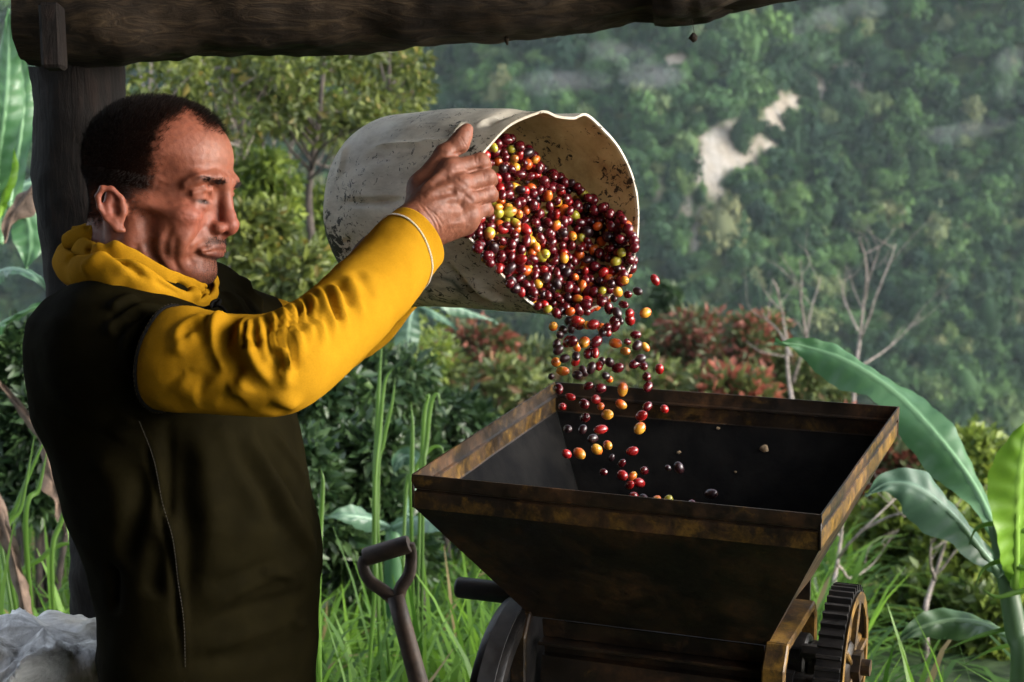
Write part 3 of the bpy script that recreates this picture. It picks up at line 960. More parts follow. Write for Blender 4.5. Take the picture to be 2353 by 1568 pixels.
soil = -.015 + .18 * np.clip(1 - hh / .35, 0, 1) * np.clip(.6 - upw, 0, 1) + .07 * np.clip(hh - .8, 0, .2) / .2 - .05 * np.clip(upw, 0, 1)  # dirt specks, thickened low near the base to paint in the shade there too
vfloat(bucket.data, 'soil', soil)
prm = np.zeros(len(V))
pc = onto(ov, on_, [zb(870, 1250)])[0]
dd = np.linalg.norm((V - pc) * 1.0, axis=1)
q1 = onto(ov, on_, [zb(760, 1270), zb(830, 1210), zb(930, 1230), zb(1000, 1310), zb(920, 1370), zb(800, 1340)])
q2 = onto(ov, on_, [zb(850, 1280), zb(900, 1270), zb(960, 1290)])
q3 = onto(ov, on_, [zb(700, 1290), zb(780, 1370), zb(880, 1400)])
for ln, w in ((np.vstack([q1, q1[:1]]), .0045), (q2, .004), (q3, .003)):
    d, _ = line_dist(V, ln); prm = np.maximum(prm, np.exp(-(d / w) ** 2))
prm[nr * NA:] = 0
vfloat(bucket.data, 'print', prm)

# ------------------------------------------------------------------ coffee cherries
def cherry_mesh(name, seed, mat):
    """A slightly long berry with a small navel at one end and a stalk scar at the other."""
    r = np.random.default_rng(seed)
    s_, t_ = 14, 10
    v = []
    for k in range(t_ + 1):
        th_ = math.pi * k / t_
        for i in range(s_):
            a_ = 2 * math.pi * i / s_
            rr = math.sin(th_); z = math.cos(th_) * 1.12
            p_ = np.array([rr * math.cos(a_), rr * math.sin(a_) * .96, z])
            if th_ < .5: p_[2] -= .16 * math.exp(-(th_ / .16) ** 2) - .05 * math.exp(-((th_ - .26) / .07) ** 2)
            v.append(p_)
    v = np.array(v)
    v = v * (1 + .035 * vnoise(v, 1.3, seed)[:, None])
    f = [[k * s_ + i, (k + 1) * s_ + i, (k + 1) * s_ + (i + 1) % s_, k * s_ + (i + 1) % s_] for k in range(t_) for i in range(s_)]
    return mesh_data(name, v, f, mat, True)

def cherry_mat(name, c1, c2, tip=None, rough=.2, scuff=(.06, .03, .02), sss=.0):
    m = bpy.data.materials.new(name)
    nt, b = nodes_of(m)
    tc = nt.nodes.new('ShaderNodeTexCoord'); oi = nt.nodes.new('ShaderNodeObjectInfo')
    va = nt.nodes.new('ShaderNodeVectorMath'); va.operation = 'ADD'
    sc = nt.nodes.new('ShaderNodeVectorMath'); sc.operation = 'SCALE'; sc.inputs[0].default_value = (7, 13, 29)
    nt.links.new(oi.outputs['Random'], sc.inputs['Scale'])
    nt.links.new(tc.outputs['Object'], va.inputs[0]); nt.links.new(sc.outputs[0], va.inputs[1])
    v = va.outputs[0]
    col = ramp(nt, noise(nt, .75, 3, .5, v), [(.35, c1), (.65, c2)])
    if tip:
        sx = nt.nodes.new('ShaderNodeSeparateXYZ'); nt.links.new(tc.outputs['Object'], sx.inputs[0])
        ad = N(nt, 'ShaderNodeMath', operation='ADD'); nt.links.new(sx.outputs[2], ad.inputs[0]); nt.links.new(noise(nt, 1.1, 2, .5, v), ad.inputs[1])
        col = mixc(nt, ramp(nt, ad.outputs[0], [(.6, (0, 0, 0)), (1.3 if False else 1.0, (1, 1, 1))]), col, tip)
    sx2 = nt.nodes.new('ShaderNodeSeparateXYZ'); nt.links.new(tc.outputs['Object'], sx2.inputs[0])
    nav = ramp(nt, sx2.outputs[2], [(.985, (0, 0, 0)), (.995, (1, 1, 1))])
    ln = nt.nodes.new('ShaderNodeVectorMath'); ln.operation = 'LENGTH'
    mp = nt.nodes.new('ShaderNodeMapping'); mp.inputs['Scale'].default_value = (1, 1, 0); nt.links.new(tc.outputs['Object'], mp.inputs[0]); nt.links.new(mp.outputs[0], ln.inputs[0])
    end = ramp(nt, ln.outputs['Value'], [(.12, (.9, .9, .9)), (.2, (0, 0, 0))])
    col = mixc(nt, end, col, scuff)
    spk = ramp(nt, noise(nt, 5, 3, .7, v), [(.70, (0, 0, 0)), (.75, (.6, .6, .6))])
    col = mixc(nt, spk, col, scuff)
    setin(nt, b, Base_Color=col, Roughness=ramp(nt, noise(nt, 2, 3, .6, v), [(.35, (rough - .04,) * 3), (.75, (rough + .18,) * 3)]), Specular_IOR_Level=.5, Coat_Weight=.15, Coat_Roughness=.1)
    return m

CM = {'dark': cherry_mat('cherry_dark_red', (.036, .0025, .005), (.095, .005, .008)),
      'red': cherry_mat('cherry_red', (.15, .006, .008), (.28, .012, .010)),
      'black': cherry_mat('cherry_overripe', (.010, .004, .006), (.03, .007, .009), rough=.32),
      'orange': cherry_mat('cherry_orange', (.40, .04, .012), (.50, .12, .014), tip=(.45, .20, .02)),
      'yellow': cherry_mat('cherry_yellow', (.50, .22, .02), (.55, .28, .035), tip=(.45, .10, .015)),
      'green': cherry_mat('cherry_green', (.26, .24, .02), (.38, .33, .05), tip=(.30, .10, .02))}
CMESH = {k: [cherry_mesh('cherry_' + k, 70 + 5 * i + j, m) for j in range(2)] for i, (k, m) in enumerate(CM.items())}
CWORD = {'dark': 'dark red', 'red': 'bright red', 'black': 'near-black', 'orange': 'orange-red', 'yellow': 'yellow', 'green': 'unripe green'}
crng = np.random.default_rng(33)
def rand_rot():
    q = crng.normal(size=4); q /= np.linalg.norm(q)
    from mathutils import Quaternion
    return Quaternion(q).to_euler()
def put_cherry(pos, rad, kind, where, group):
    o = bpy.data.objects.new('coffee_cherry', CMESH[kind][crng.integers(2)])
    COL.objects.link(o)
    o.location = tuple(pos); o.rotation_euler = rand_rot(); q_ = crng.uniform(.86, 1.0); o.scale = (rad * q_, rad * q_ * crng.uniform(.94, 1.04), rad * crng.uniform(1.0, 1.18))
    CHERRIES.append((o, kind, where))
    return tag(o, f'{CWORD[kind]} coffee cherry {where}', 'cherry', group)
CHERRIES = []
KINDS = ['dark'] * 57 + ['red'] * 13 + ['black'] * 12 + ['orange'] * 8 + ['yellow'] * 4 + ['green'] * 6

# the heap lying in the bucket mouth: its outline on the photo and how deep each part lies
heap = np.array([(1150, 312), (1185, 325), (1215, 345), (1250, 385), (1290, 408), (1330, 430), (1375, 465), (1425, 495), (1455, 540), (1460, 590), (1443, 640), (1400, 690), (1350, 712), (1285, 722), (1235, 705), (1190, 672), (1150, 632), (1112, 590), (1078, 545), (1062, 500), (1078, 440), (1100, 380), (1125, 335)])
def in_poly(x, y, poly):
    r_ = False; j = len(poly) - 1
    for i in range(len(poly)):
        if (poly[i][1] > y) != (poly[j][1] > y) and x < (poly[j][0] - poly[i][0]) * (y - poly[i][1]) / (poly[j][1] - poly[i][1]) + poly[i][0]: r_ = not r_
        j = i
    return r_
def heap_depth(x, y):
    plane = BD + (x - mcx) / FPX * BD * math.tan(TH) * .78
    # distance behind the mouth plane grows towards the upper right where the heap meets the wall
    s_ = ((x - 1150) * .62 - (y - 620) * .78) / 330.0
    return plane - .006 + .115 * max(0.0, min(1.1, s_)) ** 1.15
from mathutils.bvhtree import BVHTree
shell = BVHTree.FromPolygons([tuple(q) for q in iv], [tuple(int(i) for i in q) for q in qf])
def wall_depth(x, y):
    o_ = Vector(CAM); d_ = Vector(P(x, y, 1.0) - CAM)
    h_, n_, _, t_ = shell.ray_cast(o_ + d_ * 2.2, d_)
    return dist_of(h_) if h_ is not None else 9.0
pts = []
for layer, (gap, back_, tries) in enumerate(((22.5, 0.0, 9000), (22, .0105, 7000), (22, .021, 6000), (25, .034, 4000))):
    cur = []
    for _ in range(tries):
        x, y = crng.uniform(1055, 1475), crng.uniform(300, 735)
        if not in_poly(x, y, heap): continue
        if any((x - a_) ** 2 + (y - b_) ** 2 < (gap * (.86 + .28 * crng.random())) ** 2 for a_, b_ in cur): continue
        cur.append((x, y))
    for x, y in cur:
        w_ = wall_depth(x, y)
        d_ = min(heap_depth(x, y), w_ - .010 - .5 * back_ if w_ > BD - .03 + (x - mcx) / FPX * BD * .6 else 9.0) if w_ < 8 else heap_depth(x, y)
        pts.append((layer, x, y, d_ + (back_ if w_ > 8 or d_ + back_ < w_ - .006 else 0.0) + crng.normal() * .0022))
n_top = 0; deep = []
for layer, x, y, d in pts:
    pos = P(x, y, d); rad = (.0054 + .0024 * crng.random())
    kind = KINDS[crng.integers(len(KINDS))]
    if n_top < 190 and layer <= 1:
        put_cherry(pos, rad, kind, 'in the heap filling the tipped bucket', 'coffee cherries heaped in the bucket'); n_top += 1
    else:
        deep.append((pos, rad, kind))
# what lies underneath the visible top of the heap
dm = MB(); dmats = list(CM.keys()); fm = []
verts_, faces_, mi = [], [], []
nv = 0
for pos, rad, kind in deep:
    me = CMESH[kind][0]
    if '_v' not in globals() or kind not in _v:
        globals().setdefault('_v', {}); co = np.zeros(len(me.vertices) * 3, dtype=np.float32); me.vertices.foreach_get('co', co); _v[kind] = co.reshape(-1, 3)
        _f = np.array([list(p_.vertices) for p_ in me.polygons])
    M = np.array(rand_rot().to_matrix())
    verts_.append(_v[kind] @ M.T * rad + pos); faces_.append(_f + nv); nv += len(_v[kind]); mi += [dmats.index(kind)] * len(_f)
# the bulk of the load behind
for _ in range(420):
    u = crng.uniform(.10, .93); a_ = crng.uniform(0, 6.28); rr = math.sqrt(crng.random()) * .118
    pos = bot_c + AX * (u * BL) + ex * math.cos(a_) * rr + ey * math.sin(a_) * rr
    rel_ = pos - mouth_c
    if rel_ @ UP > -.02 - .10 * (1 - u): continue
    if u > .62 and rel_ @ UP > -.05: continue
    if u > .72: continue
    kind = KINDS[crng.integers(len(KINDS))]
    M = np.array(rand_rot().to_matrix()); k0 = kind if kind in _v else 'dark'
    verts_.append(_v[k0] @ M.T * .0075 + pos); faces_.append(_f + nv); nv += len(_v[k0]); mi += [dmats.index(k0)] * len(_f)
# object-space speckles need a per-piece space, so the buried ones use plain skins
def plain_skin(k, c): 
    return simple_mat('buried_cherry_' + k, tuple(x * .8 for x in c), c, 90, .25, 0)
pm = [plain_skin(k, c) for k, c in zip(dmats, ((.08, .004, .008), (.28, .010, .010), (.02, .005, .007), (.45, .08, .012), (.52, .25, .025), (.32, .28, .03)))]
cb = build('buried_cherries', np.vstack(verts_), np.vstack(faces_), pm)
cb.data.polygons.foreach_set('material_index', np.array(mi, dtype=np.int32))
tag(cb, 'coffee cherries lying beneath the top of the heap in the bucket', 'cherries', kind='stuff')

# the stream falling from the lip into the hopper (positions read one by one)
fall = '''782 88 r 13;671 160 k 12;720 298 y 14;545 165 y 13;608 182 d 13;585 90 o 12;520 205 k 12;485 268 d 14;540 298 k 13;528 385 d 13;580 245 d 11;620 300 r 13;622 345 r 15;562 352 k 9;660 438 d 12;606 483 d 10;667 506 k 12;720 516 y 12;592 543 g 12;650 625 d 14;690 590 k 12;708 635 d 13;810 656 r 13;728 705 d 13;736 770 d 13;
305 355 b 12;388 372 r 14;450 420 k 12;250 360 k 11;246 395 k 12;196 405 k 13;175 440 k 11;132 385 b 13;250 480 d 15;330 485 o 15;405 485 d 15;155 500 k 11;165 535 k 12;205 590 k 13;278 575 k 12;275 605 d 12;360 556 d 15;400 553 r 12;150 612 y 13;192 670 y 15;120 705 k 9;325 670 k 13;285 695 k 14;375 650 k 14;425 637 r 12;443 605 k 10;492 615 k 14;545 650 d 14;468 700 k 11;492 722 b 10;355 765 d 12;432 780 d 14;165 782 d 14;240 835 r 12;190 897 d 12;575 788 y 15;330 880 d 13;405 850 r 13;435 895 o 11;478 948 y 14;565 882 o 13;733 895 d 13;842 912 r 12;695 955 r 15;684 1036 y 15;
335 968 d 13;225 1038 k 12;320 1042 k 12;435 1042 r 15;385 1100 k 13;480 1142 o 13;410 1170 y 14;218 1198 d 13;300 1195 o 14;637 1180 r 14;505 1222 k 9;570 1258 d 11;452 1315 d 11;573 1335 r 14;638 1342 o 12;712 1305 d 13;620 1398 d 12;680 1382 r 14;865 1288 k 8;'''
FK = {'r': 'red', 'd': 'dark', 'k': 'black', 'o': 'orange', 'y': 'yellow', 'g': 'green', 'b': 'orange'}
n_fall = 0
for s_ in fall.replace('\n', '').split(';'):
    if not s_.strip(): continue
    x, y, k, rr = s_.split(); x, y, rr = float(x), float(y), float(rr)
    X = (1300 + x / 2.6125) * .9412; Y = (650 + y / 2.6133) * .9412
    d = 2.40 + crng.uniform(-.03, .05) + .00012 * max(0, Y - 900)
    kk = FK[k]
    if kk == 'dark' and crng.random() < .2: kk = 'red'
    low = Y > 885
    put_cherry(P(X, Y, d), rr / 13.0 * .0066, kk, 'dropping past the rim inside the hopper' if low else 'in mid-air between bucket and hopper', 'coffee cherries falling into the hopper'); n_fall += 1
for _ in range(16):                                   # the stream is thickest just under the lip
    X, Y = crng.uniform(1262, 1440), crng.uniform(712, 800)
    put_cherry(P(X, Y, 2.40 + crng.uniform(-.03, .05)), crng.uniform(.0058, .0070), KINDS[crng.integers(len(KINDS))], 'in mid-air between bucket and hopper', 'coffee cherries falling into the hopper')
# the first ones already lying in the hopper
for x, y, k, h_ in ((1480, 1150, 'black', .10), (1508, 1152, 'yellow', .10), (1560, 1075, 'black', .10), (1634, 1135, 'black', .11), (1535, 1152, 'green', .10), (1455, 1143, 'red', .1), (1590, 1160, 'dark', .1)):
    p_ = P(x, y, 2.5)
    put_cherry(p_, .0075, k, 'resting low on the dark hopper wall', 'coffee cherries lying in the hopper')

# say which cherry is which: by colour, part of the heap or stream, and order from the top
def photo_xy(o):
    q = np.array(o.location) - CAM; z = q @ FW
    return CX + FPX * q[0] / z, CY - FPX * (q @ UP) / z
def nth(k):
    w = ['', 'second', 'third', 'fourth', 'fifth', 'sixth', 'seventh', 'eighth', 'ninth', 'tenth', 'eleventh', 'twelfth', 'thirteenth', 'fourteenth', 'fifteenth', 'sixteenth', 'seventeenth', 'eighteenth', 'nineteenth', 'twentieth']
    return (w[k] + ' highest').strip() if k < len(w) else f'{k + 1}th highest'
bins = {}
for o, kind, where in CHERRIES:
    x, y = photo_xy(o)
    if 'heap' in where:
        col_ = 'left' if x < 1205 else ('middle' if x < 1330 else 'right'); row_ = 'upper' if y < 470 else ('central' if y < 590 else 'lower')
        place = f'in the {row_} {col_} of the bucket heap'
    elif 'mid-air' in where: place = ('left' if x < 1340 else 'right') + ' in the stream above the hopper'
    elif 'dropping' in where: place = ('left' if x < 1340 else 'right') + ' in the stream inside the hopper'
    else: place = 'lying low inside the hopper'
    bins.setdefault((kind, place), []).append((y, o))
for (kind, place), lst in bins.items():
    lst.sort(key=lambda t: t[0])
    for k, (y, o) in enumerate(lst):
        o['label'] = (f'{CWORD[kind]} cherry, {nth(k)} of its colour {place}' if len(lst) > 1 else f'only {CWORD[kind]} cherry {place}')
# ------------------------------------------------------------------ the person
import openvdb as vdb

def sdf_mesh(fn, lo, hi, h):
    """Quads of fn(p) = 0; fn is a rough distance in metres."""
    lo = np.asarray(lo, float); n = np.ceil((np.asarray(hi) - lo) / h).astype(int) + 1
    B = 10
    out = np.full(n, 3 * h, dtype=np.float32)
    g = [np.arange(0, n[k], B) for k in range(3)]
    blk = np.stack(np.meshgrid(*g, indexing='ij'), -1).reshape(-1, 3)
    cen = lo + (blk + B / 2) * h
    dc = fn(cen)
    for bi, d in zip(blk, dc):
        e = np.minimum(bi + B, n)
        if abs(d) > B * h * 1.15 + .005:
            out[bi[0]:e[0], bi[1]:e[1], bi[2]:e[2]] = np.clip(d, -3 * h, 3 * h)
            continue
        ax = [np.arange(bi[k], e[k]) for k in range(3)]
        gr = np.stack(np.meshgrid(*ax, indexing='ij'), -1)
        out[bi[0]:e[0], bi[1]:e[1], bi[2]:e[2]] = np.clip(fn(lo + gr.reshape(-1, 3) * h), -3 * h, 3 * h).reshape(gr.shape[:3])
    grid = vdb.FloatGrid(3 * h)
    grid.copyFromArray(out)
    pts, quads = grid.convertToQuads(0.0)
    v = lo + np.asarray(pts, float) * h
    q = np.asarray(quads, dtype=np.int64)
    nn = vert_normals(v, q)
    eps = h * .7
    gsum = (fn(v + nn * eps) - fn(v - nn * eps)).mean()
    if gsum < 0: q = q[:, ::-1]; nn = -nn
    return v, q, nn

def smooth(v, q, it=2, lam=.5):
    for _ in range(it):
        s_ = np.zeros_like(v); c = np.zeros(len(v)); n_ = len(v)
        for a_, b_ in ((0, 1), (1, 2), (2, 3), (3, 0), (1, 0), (2, 1), (3, 2), (0, 3)):
            c += np.bincount(q[:, a_], minlength=n_)
            for k in range(3): s_[:, k] += np.bincount(q[:, a_], v[q[:, b_], k], n_)
        v = v + lam * (s_ / np.maximum(c, 1)[:, None] - v)
    return v

def smin(a, b_, k):
    h = np.clip(.5 + .5 * (b_ - a) / k, 0, 1)
    return b_ * (1 - h) + a * h - k * h * (1 - h)
def smax(a, b_, k): return -smin(-a, -b_, k)
def ell(p, c, r):
    q = (p - np.asarray(c, float)); r = np.asarray(r, float)
    k0 = np.linalg.norm(q / r, axis=-1); k1 = np.linalg.norm(q / (r * r), axis=-1) + 1e-9
    return k0 * (k0 - 1) / k1
def sph(p, c, r): return np.linalg.norm(p - np.asarray(c, float), axis=-1) - r
def cone(p, a, b_, r1, r2):
    a = np.asarray(a, float); ab = np.asarray(b_, float) - a
    t = np.clip(((p - a) @ ab) / (ab @ ab), 0, 1)
    return np.linalg.norm(p - a - t[..., None] * ab, axis=-1) - (r1 + (r2 - r1) * t)
def chain(p, pts, rad, k):
    d = None
    for i in range(len(pts) - 1):
        c = cone(p, pts[i], pts[i + 1], rad[i], rad[i + 1])
        d = c if d is None else smin(d, c, k)
    return d

# ---- head, in its own frame: x out of the face, y to the person's left, z up (mm, ear hole at the origin height)
PSI, THE = R(17), R(9.0)
PST = R(24)                               # the trunk is turned a little more towards us
ZC = -FW
fT = RT * math.cos(PST) + ZC * math.sin(PST)
lT = RT * math.sin(PST) - ZC * math.cos(PST)
f0 = RT * math.cos(PSI) + ZC * math.sin(PSI)
HL = RT * math.sin(PSI) - ZC * math.cos(PSI)
HF = f0 * math.cos(THE) - UP * math.sin(THE)
HU = UP * math.cos(THE) + f0 * math.sin(THE)
HO = P(276, 470, 2.14) + HL * .070
HB = np.stack([HF, HL, HU], 1)
SXF, SZD = .985, .94                       # a shallow face and a short jaw
def to_head(p):
    q = (p - HO) @ HB * 1000.0
    q[..., 0] = np.where(q[..., 0] > 0, q[..., 0] / SXF, q[..., 0])
    q[..., 2] = np.where(q[..., 2] < 0, q[..., 2] / SZD, q[..., 2])
    return q
def from_head(q):
    q = np.array(q, float)
    q[..., 0] = np.where(q[..., 0] > 0, q[..., 0] * SXF, q[..., 0])
    q[..., 2] = np.where(q[..., 2] < 0, q[..., 2] * SZD, q[..., 2])
    return HO + q / 1000.0 @ HB.T

def head_sdf_mm(p):
    s = p.copy(); s[:, 1] = np.abs(s[:, 1])            # both halves alike
    d = ell(s, (-2, 0, 56), (86, 72, 73))
    d = smin(d, ell(s, (32, 0, 66), (61, 57, 50)), 22)
    d = smin(d, ell(s, (42, 0, 2), (50, 55, 72)), 20)
    d = smin(d, ell(s, (72, 0, -26), (28, 31, 30)), 16)
    # jaw
    d = smin(d, cone(s, (8, 56, 4), (13, 50, -44), 15, 15), 14)
    d = smin(d, cone(s, (13, 50, -44), (73, 14, -67), 16, 16), 14)
    d = smin(d, ell(s, (78, 0, -70), (15, 20, 15)), 12)
    d = smin(d, ell(s, (40, 0, -62), (48, 38, 20)), 16)
    # cheeks
    d = smin(d, ell(s, (68, 43, -2), (21, 17, 15)), 12)
    d = smin(d, cone(s, (66, 50, 3), (16, 64, 6), 8, 7), 10)
    d = smin(d, ell(s, (58, 40, -30), (25, 18, 24)), 16)
    # brow, socket
    d = smin(d, chain(s, [(95, 6, 44), (92, 22, 46), (80, 42, 43), (68, 51, 34)], [8, 7.5, 7, 6], 6), 9)
    d = smax(d, -ell(s, (101, 31, 25), (17, 19, 13)), 10)
    d = smax(d, -ell(s, (56, 66, 34), (22, 10, 22)), 16)       # temple hollow
    # eye under its lids
    lid = ell(s, (75.0, 31, 22), (13.2, 14.5, 9.6))
    d = smin(d, lid, 4.0)
    slit = ell(s, (88.2, 32, 17.6), (5.0, 11.0, 1.5))
    d = smax(d, -slit, .9)
    d = smin(d, chain(s, [(86, 17, 25), (89, 25, 31.5), (87, 36, 31.5), (78, 46, 26)], [2.0, 2.6, 2.8, 2.4], 3), 5.0)
    d = smin(d, chain(s, [(86, 20, 14), (86, 30, 11.5), (81, 41, 13.5)], [2.0, 2.2, 2.0], 3), 7)
    # nose
    d = smin(d, chain(s, [(96, 0, 36), (99.5, 0, 20), (104.5, 0, 5), (108.5, 0, -3)], [7, 6.8, 8.0, 8.8], 5), 7)
    d = smin(d, sph(s, (108.8, 0, -6), 10.0), 5)
    d = smin(d, ell(s, (99.5, 13.5, -11), (10, 7.5, 8)), 5)
    d = smin(d, cone(s, (110, 0, -12), (100, 0, -19), 5, 5.5), 4)
    d = smax(d, -ell(s, (104.5, 7.2, -19), (6, 3.6, 5)), 2.5)
    d = smax(d, -chain(s, [(94, 24, -2), (93, 24.5, -12), (95, 21, -20)], [2, 2.4, 1.5], 2), 5)
    # mouth
    d = smin(d, chain(s, [(99.5, 0, -33), (98, 8, -33), (94, 19, -38.5), (91, 26, -41)], [3.4, 3.2, 2.6, 2.0], 4), 7)
    d = smin(d, chain(s, [(97, 0, -44), (96, 9, -43.5), (92.5, 19, -42.5), (90, 26, -41)], [3.6, 3.4, 2.6, 2.0], 4), 7)
    d = smax(d, -chain(s, [(103.2, 0, -38.8), (101, 10, -39), (95.5, 20, -41), (91, 30, -45.5)], [1.1, 1.1, 1.2, 1.2], 1), 2.2)
    d = smax(d, -chain(s, [(102, 0, -56), (97, 14, -56)], [5, 4], 3), 8)
    # neck
    d = smin(d, cone(s, (-14, 0, -10), (-26, 0, -170), 54, 62), 22)
    d = smin(d, chain(s, [(-12, 58, -22), (4, 44, -80), (26, 14, -150)], [10, 10, 9], 5), 12)
    d = smin(d, ell(s, (44, 0, -104), (15, 12, 20)), 14)
    # ear
    s = s.copy(); s[:, 0] = (s[:, 0] - 1) * 1.02 + .18 * (s[:, 2] + 6); s[:, 2] = (s[:, 2] + 7) * 1.12 + 1
    e_ = smin(ell(s, (-3, 76, 0), (14, 5.0, 25)), chain(s, [(-8, 79, 18), (-11, 80, 4), (-5, 77, -10)], [9, 8, 7], 4) + 3.2, 4)
    hel = chain(s, [(8, 74, 4), (7, 79.5, 17), (-2, 85, 27), (-12, 89, 26), (-18, 90, 14), (-17, 88, 0), (-11, 83, -13), (-1, 78.5, -24), (6, 75, -25)], [3.2, 3.4, 3.6, 3.6, 3.5, 3.3, 3.6, 5.4, 4.2], 3)
    ear = smin(e_, hel, 5)
    ear = smin(ear, chain(s, [(-5, 82, 17), (-9, 82.5, 6), (-7, 81, -8), (0, 79, -14)], [2.8, 3.2, 3.2, 3], 2), 3.5)
    ear = smax(ear, -ell(s, (0, 83, 0), (5.5, 5.5, 8)), 3)
    ear = smin(ear, ell(s, (8, 75, -1), (4, 4.5, 6)), 3)
    d = smin(d, ear, 3.0)
    return d

def head_fn(w): return head_sdf_mm(to_head(w)) / 1000.0
hc = from_head((5, 0, -20))
hv, hq, hn = sdf_mesh(head_fn, hc - .215, hc + .185, .0019)
hv = smooth(hv, hq, 2, .45); hn = vert_normals(hv, hq)
if ((hn * (hv - hc)).sum()) < 0: hn = -hn
def zh(x, y): return (94.1 + .3602 * x, 169.4 + .3602 * y)
# lines of age and muscle (read off the face)
for pts, amp, w in (
        ([(905, 650), (1000, 620), (1090, 605), (1200, 600)], -.0009, .0016), ([(930, 690), (1000, 668), (1080, 660)], -.0008, .0016), ([(960, 560), (1010, 555), (1060, 560)], .0010, .006),
        ([(1150, 640), (1155, 690), (1150, 730)], -.0010, .0020), ([(860, 870), (920, 905), (980, 925)], -.0007, .0014), ([(850, 840), (900, 830), (950, 835)], -.0010, .0016), ([(880, 880), (910, 930), (920, 960)], -.0006, .0013),
        ([(1060, 960), (1010, 1040), (960, 1100), (945, 1150)], -.0021, .0032), ([(1010, 950), (950, 1030), (900, 1110)], .0014, .006),
        ([(830, 960), (800, 1040), (790, 1130), (820, 1220)], -.0026, .0055), ([(860, 1020), (850, 1120), (860, 1210), (900, 1290)], -.0024, .0042), ([(700, 1040), (690, 1110), (730, 1200), (800, 1290)], -.0028, .006),
        ([(660, 1090), (660, 1160), (700, 1230), (770, 1300)], .0022, .005), ([(770, 1010), (750, 1090), (780, 1190), (840, 1280)], .0020, .006), ([(620, 1080), (610, 1150), (650, 1230)], -.0022, .005),
        ([(950, 1150), (960, 1190), (990, 1220)], -.0012, .003), ([(600, 900), (640, 1000), (690, 1080)], .0016, .008), ([(700, 740), (740, 690), (790, 700)], .0010, .003), ([(710, 760), (760, 720), (800, 725)], -.0008, .002)):
    ln = spline(onto(hv, hn, [zh(*q) for q in pts]), 12)
    crease(hv, hn, ln, amp, w)
hl = to_head(hv)
hv = hv + hn * (fbm(hl, 1 / 6., 2, 4) * .00022)[:, None]

# ---- right hand closed on the bucket rim, thumb laid along the wall
def W_(px, py, d): return P(px, py, d)
wr = W_(938, 524, 2.262); fa = W_(872, 600, 2.225)
mcp = [W_(1036, 390, 2.292), W_(1058, 425, 2.287), W_(1073, 460, 2.290), W_(1081, 496, 2.298)]
pip = [W_(1104, 373, 2.312), W_(1118, 408, 2.313), W_(1121, 444, 2.317), W_(1112, 479, 2.322)]
dip = [W_(1112, 380, 2.342), W_(1126, 414, 2.345), W_(1128, 449, 2.347), W_(1119, 484, 2.348)]
tip = [W_(1100, 386, 2.357), W_(1114, 419, 2.361), W_(1116, 454, 2.363), W_(1108, 488, 2.362)]
RADF = [(.0130, .0108, .0092, .0080), (.0130, .0110, .0094, .0082), (.0122, .0104, .0090, .0078), (.0112, .0092, .0080, .0070)]
th_j = [W_(972, 432, 2.300), W_(1022, 356, 2.306), W_(1055, 330, 2.312), W_(1073, 298, 2.318)]
def hand_fn(p):
    d = cone(p, fa, wr, .031, .0255)
    for m_, r_ in zip(mcp, (.0145, .0145, .0135, .0125)):
        d = smin(d, cone(p, wr + (m_ - wr) * .12, m_, .0195, r_), .010)
    d = smin(d, cone(p, W_(962, 500, 2.285), th_j[0], .021, .018), .012)
    d = smin(d, cone(p, W_(968, 545, 2.283), W_(1070, 516, 2.300), .0185, .0135), .012)
    d = smin(d, cone(p, th_j[0], W_(1030, 395, 2.303), .013, .011), .012)
    d = smin(d, chain(p, th_j, [.0175, .0125, .0112, .0078], .006), .008)
    d = smin(d, cone(p, th_j[2], th_j[2] + (th_j[3] - th_j[2]) * .55 - FW * .001, .0113, .0108), .005)
    fing = None
    for i in range(4):
        r1, r2, r3, r4 = RADF[i]
        c = smin(cone(p, mcp[i], pip[i], r1, r2), chain(p, [pip[i], dip[i], tip[i]], [r2, r3, r4], .004), .0035)
        c = smin(c, sph(p, pip[i] - FW * .002, r2 * 1.04), .004)
        fing = c if fing is None else smin(fing, c, .0022)
    d = smin(d, fing, .006)
    for i in range(4):
        d = smin(d, sph(p, mcp[i] - FW * .0055, (.0092, .0102, .0094, .0085)[i]), .007)
    return d
rv, rq, rn = sdf_mesh(hand_fn, np.min([fa, wr, *mcp, *pip, *dip, *th_j, *tip], 0) - .045, np.max([fa, wr, *mcp, *pip, *dip, *th_j, *tip], 0) + .045, .0012)
rv = smooth(rv, rq, 2, .4); rn = vert_normals(rv, rq)
if ((rn * (rv - rv.mean(0))).sum()) < 0: rn = -rn
def zd(x, y): return (894 + .204 * x, 263.5 + .204 * y)
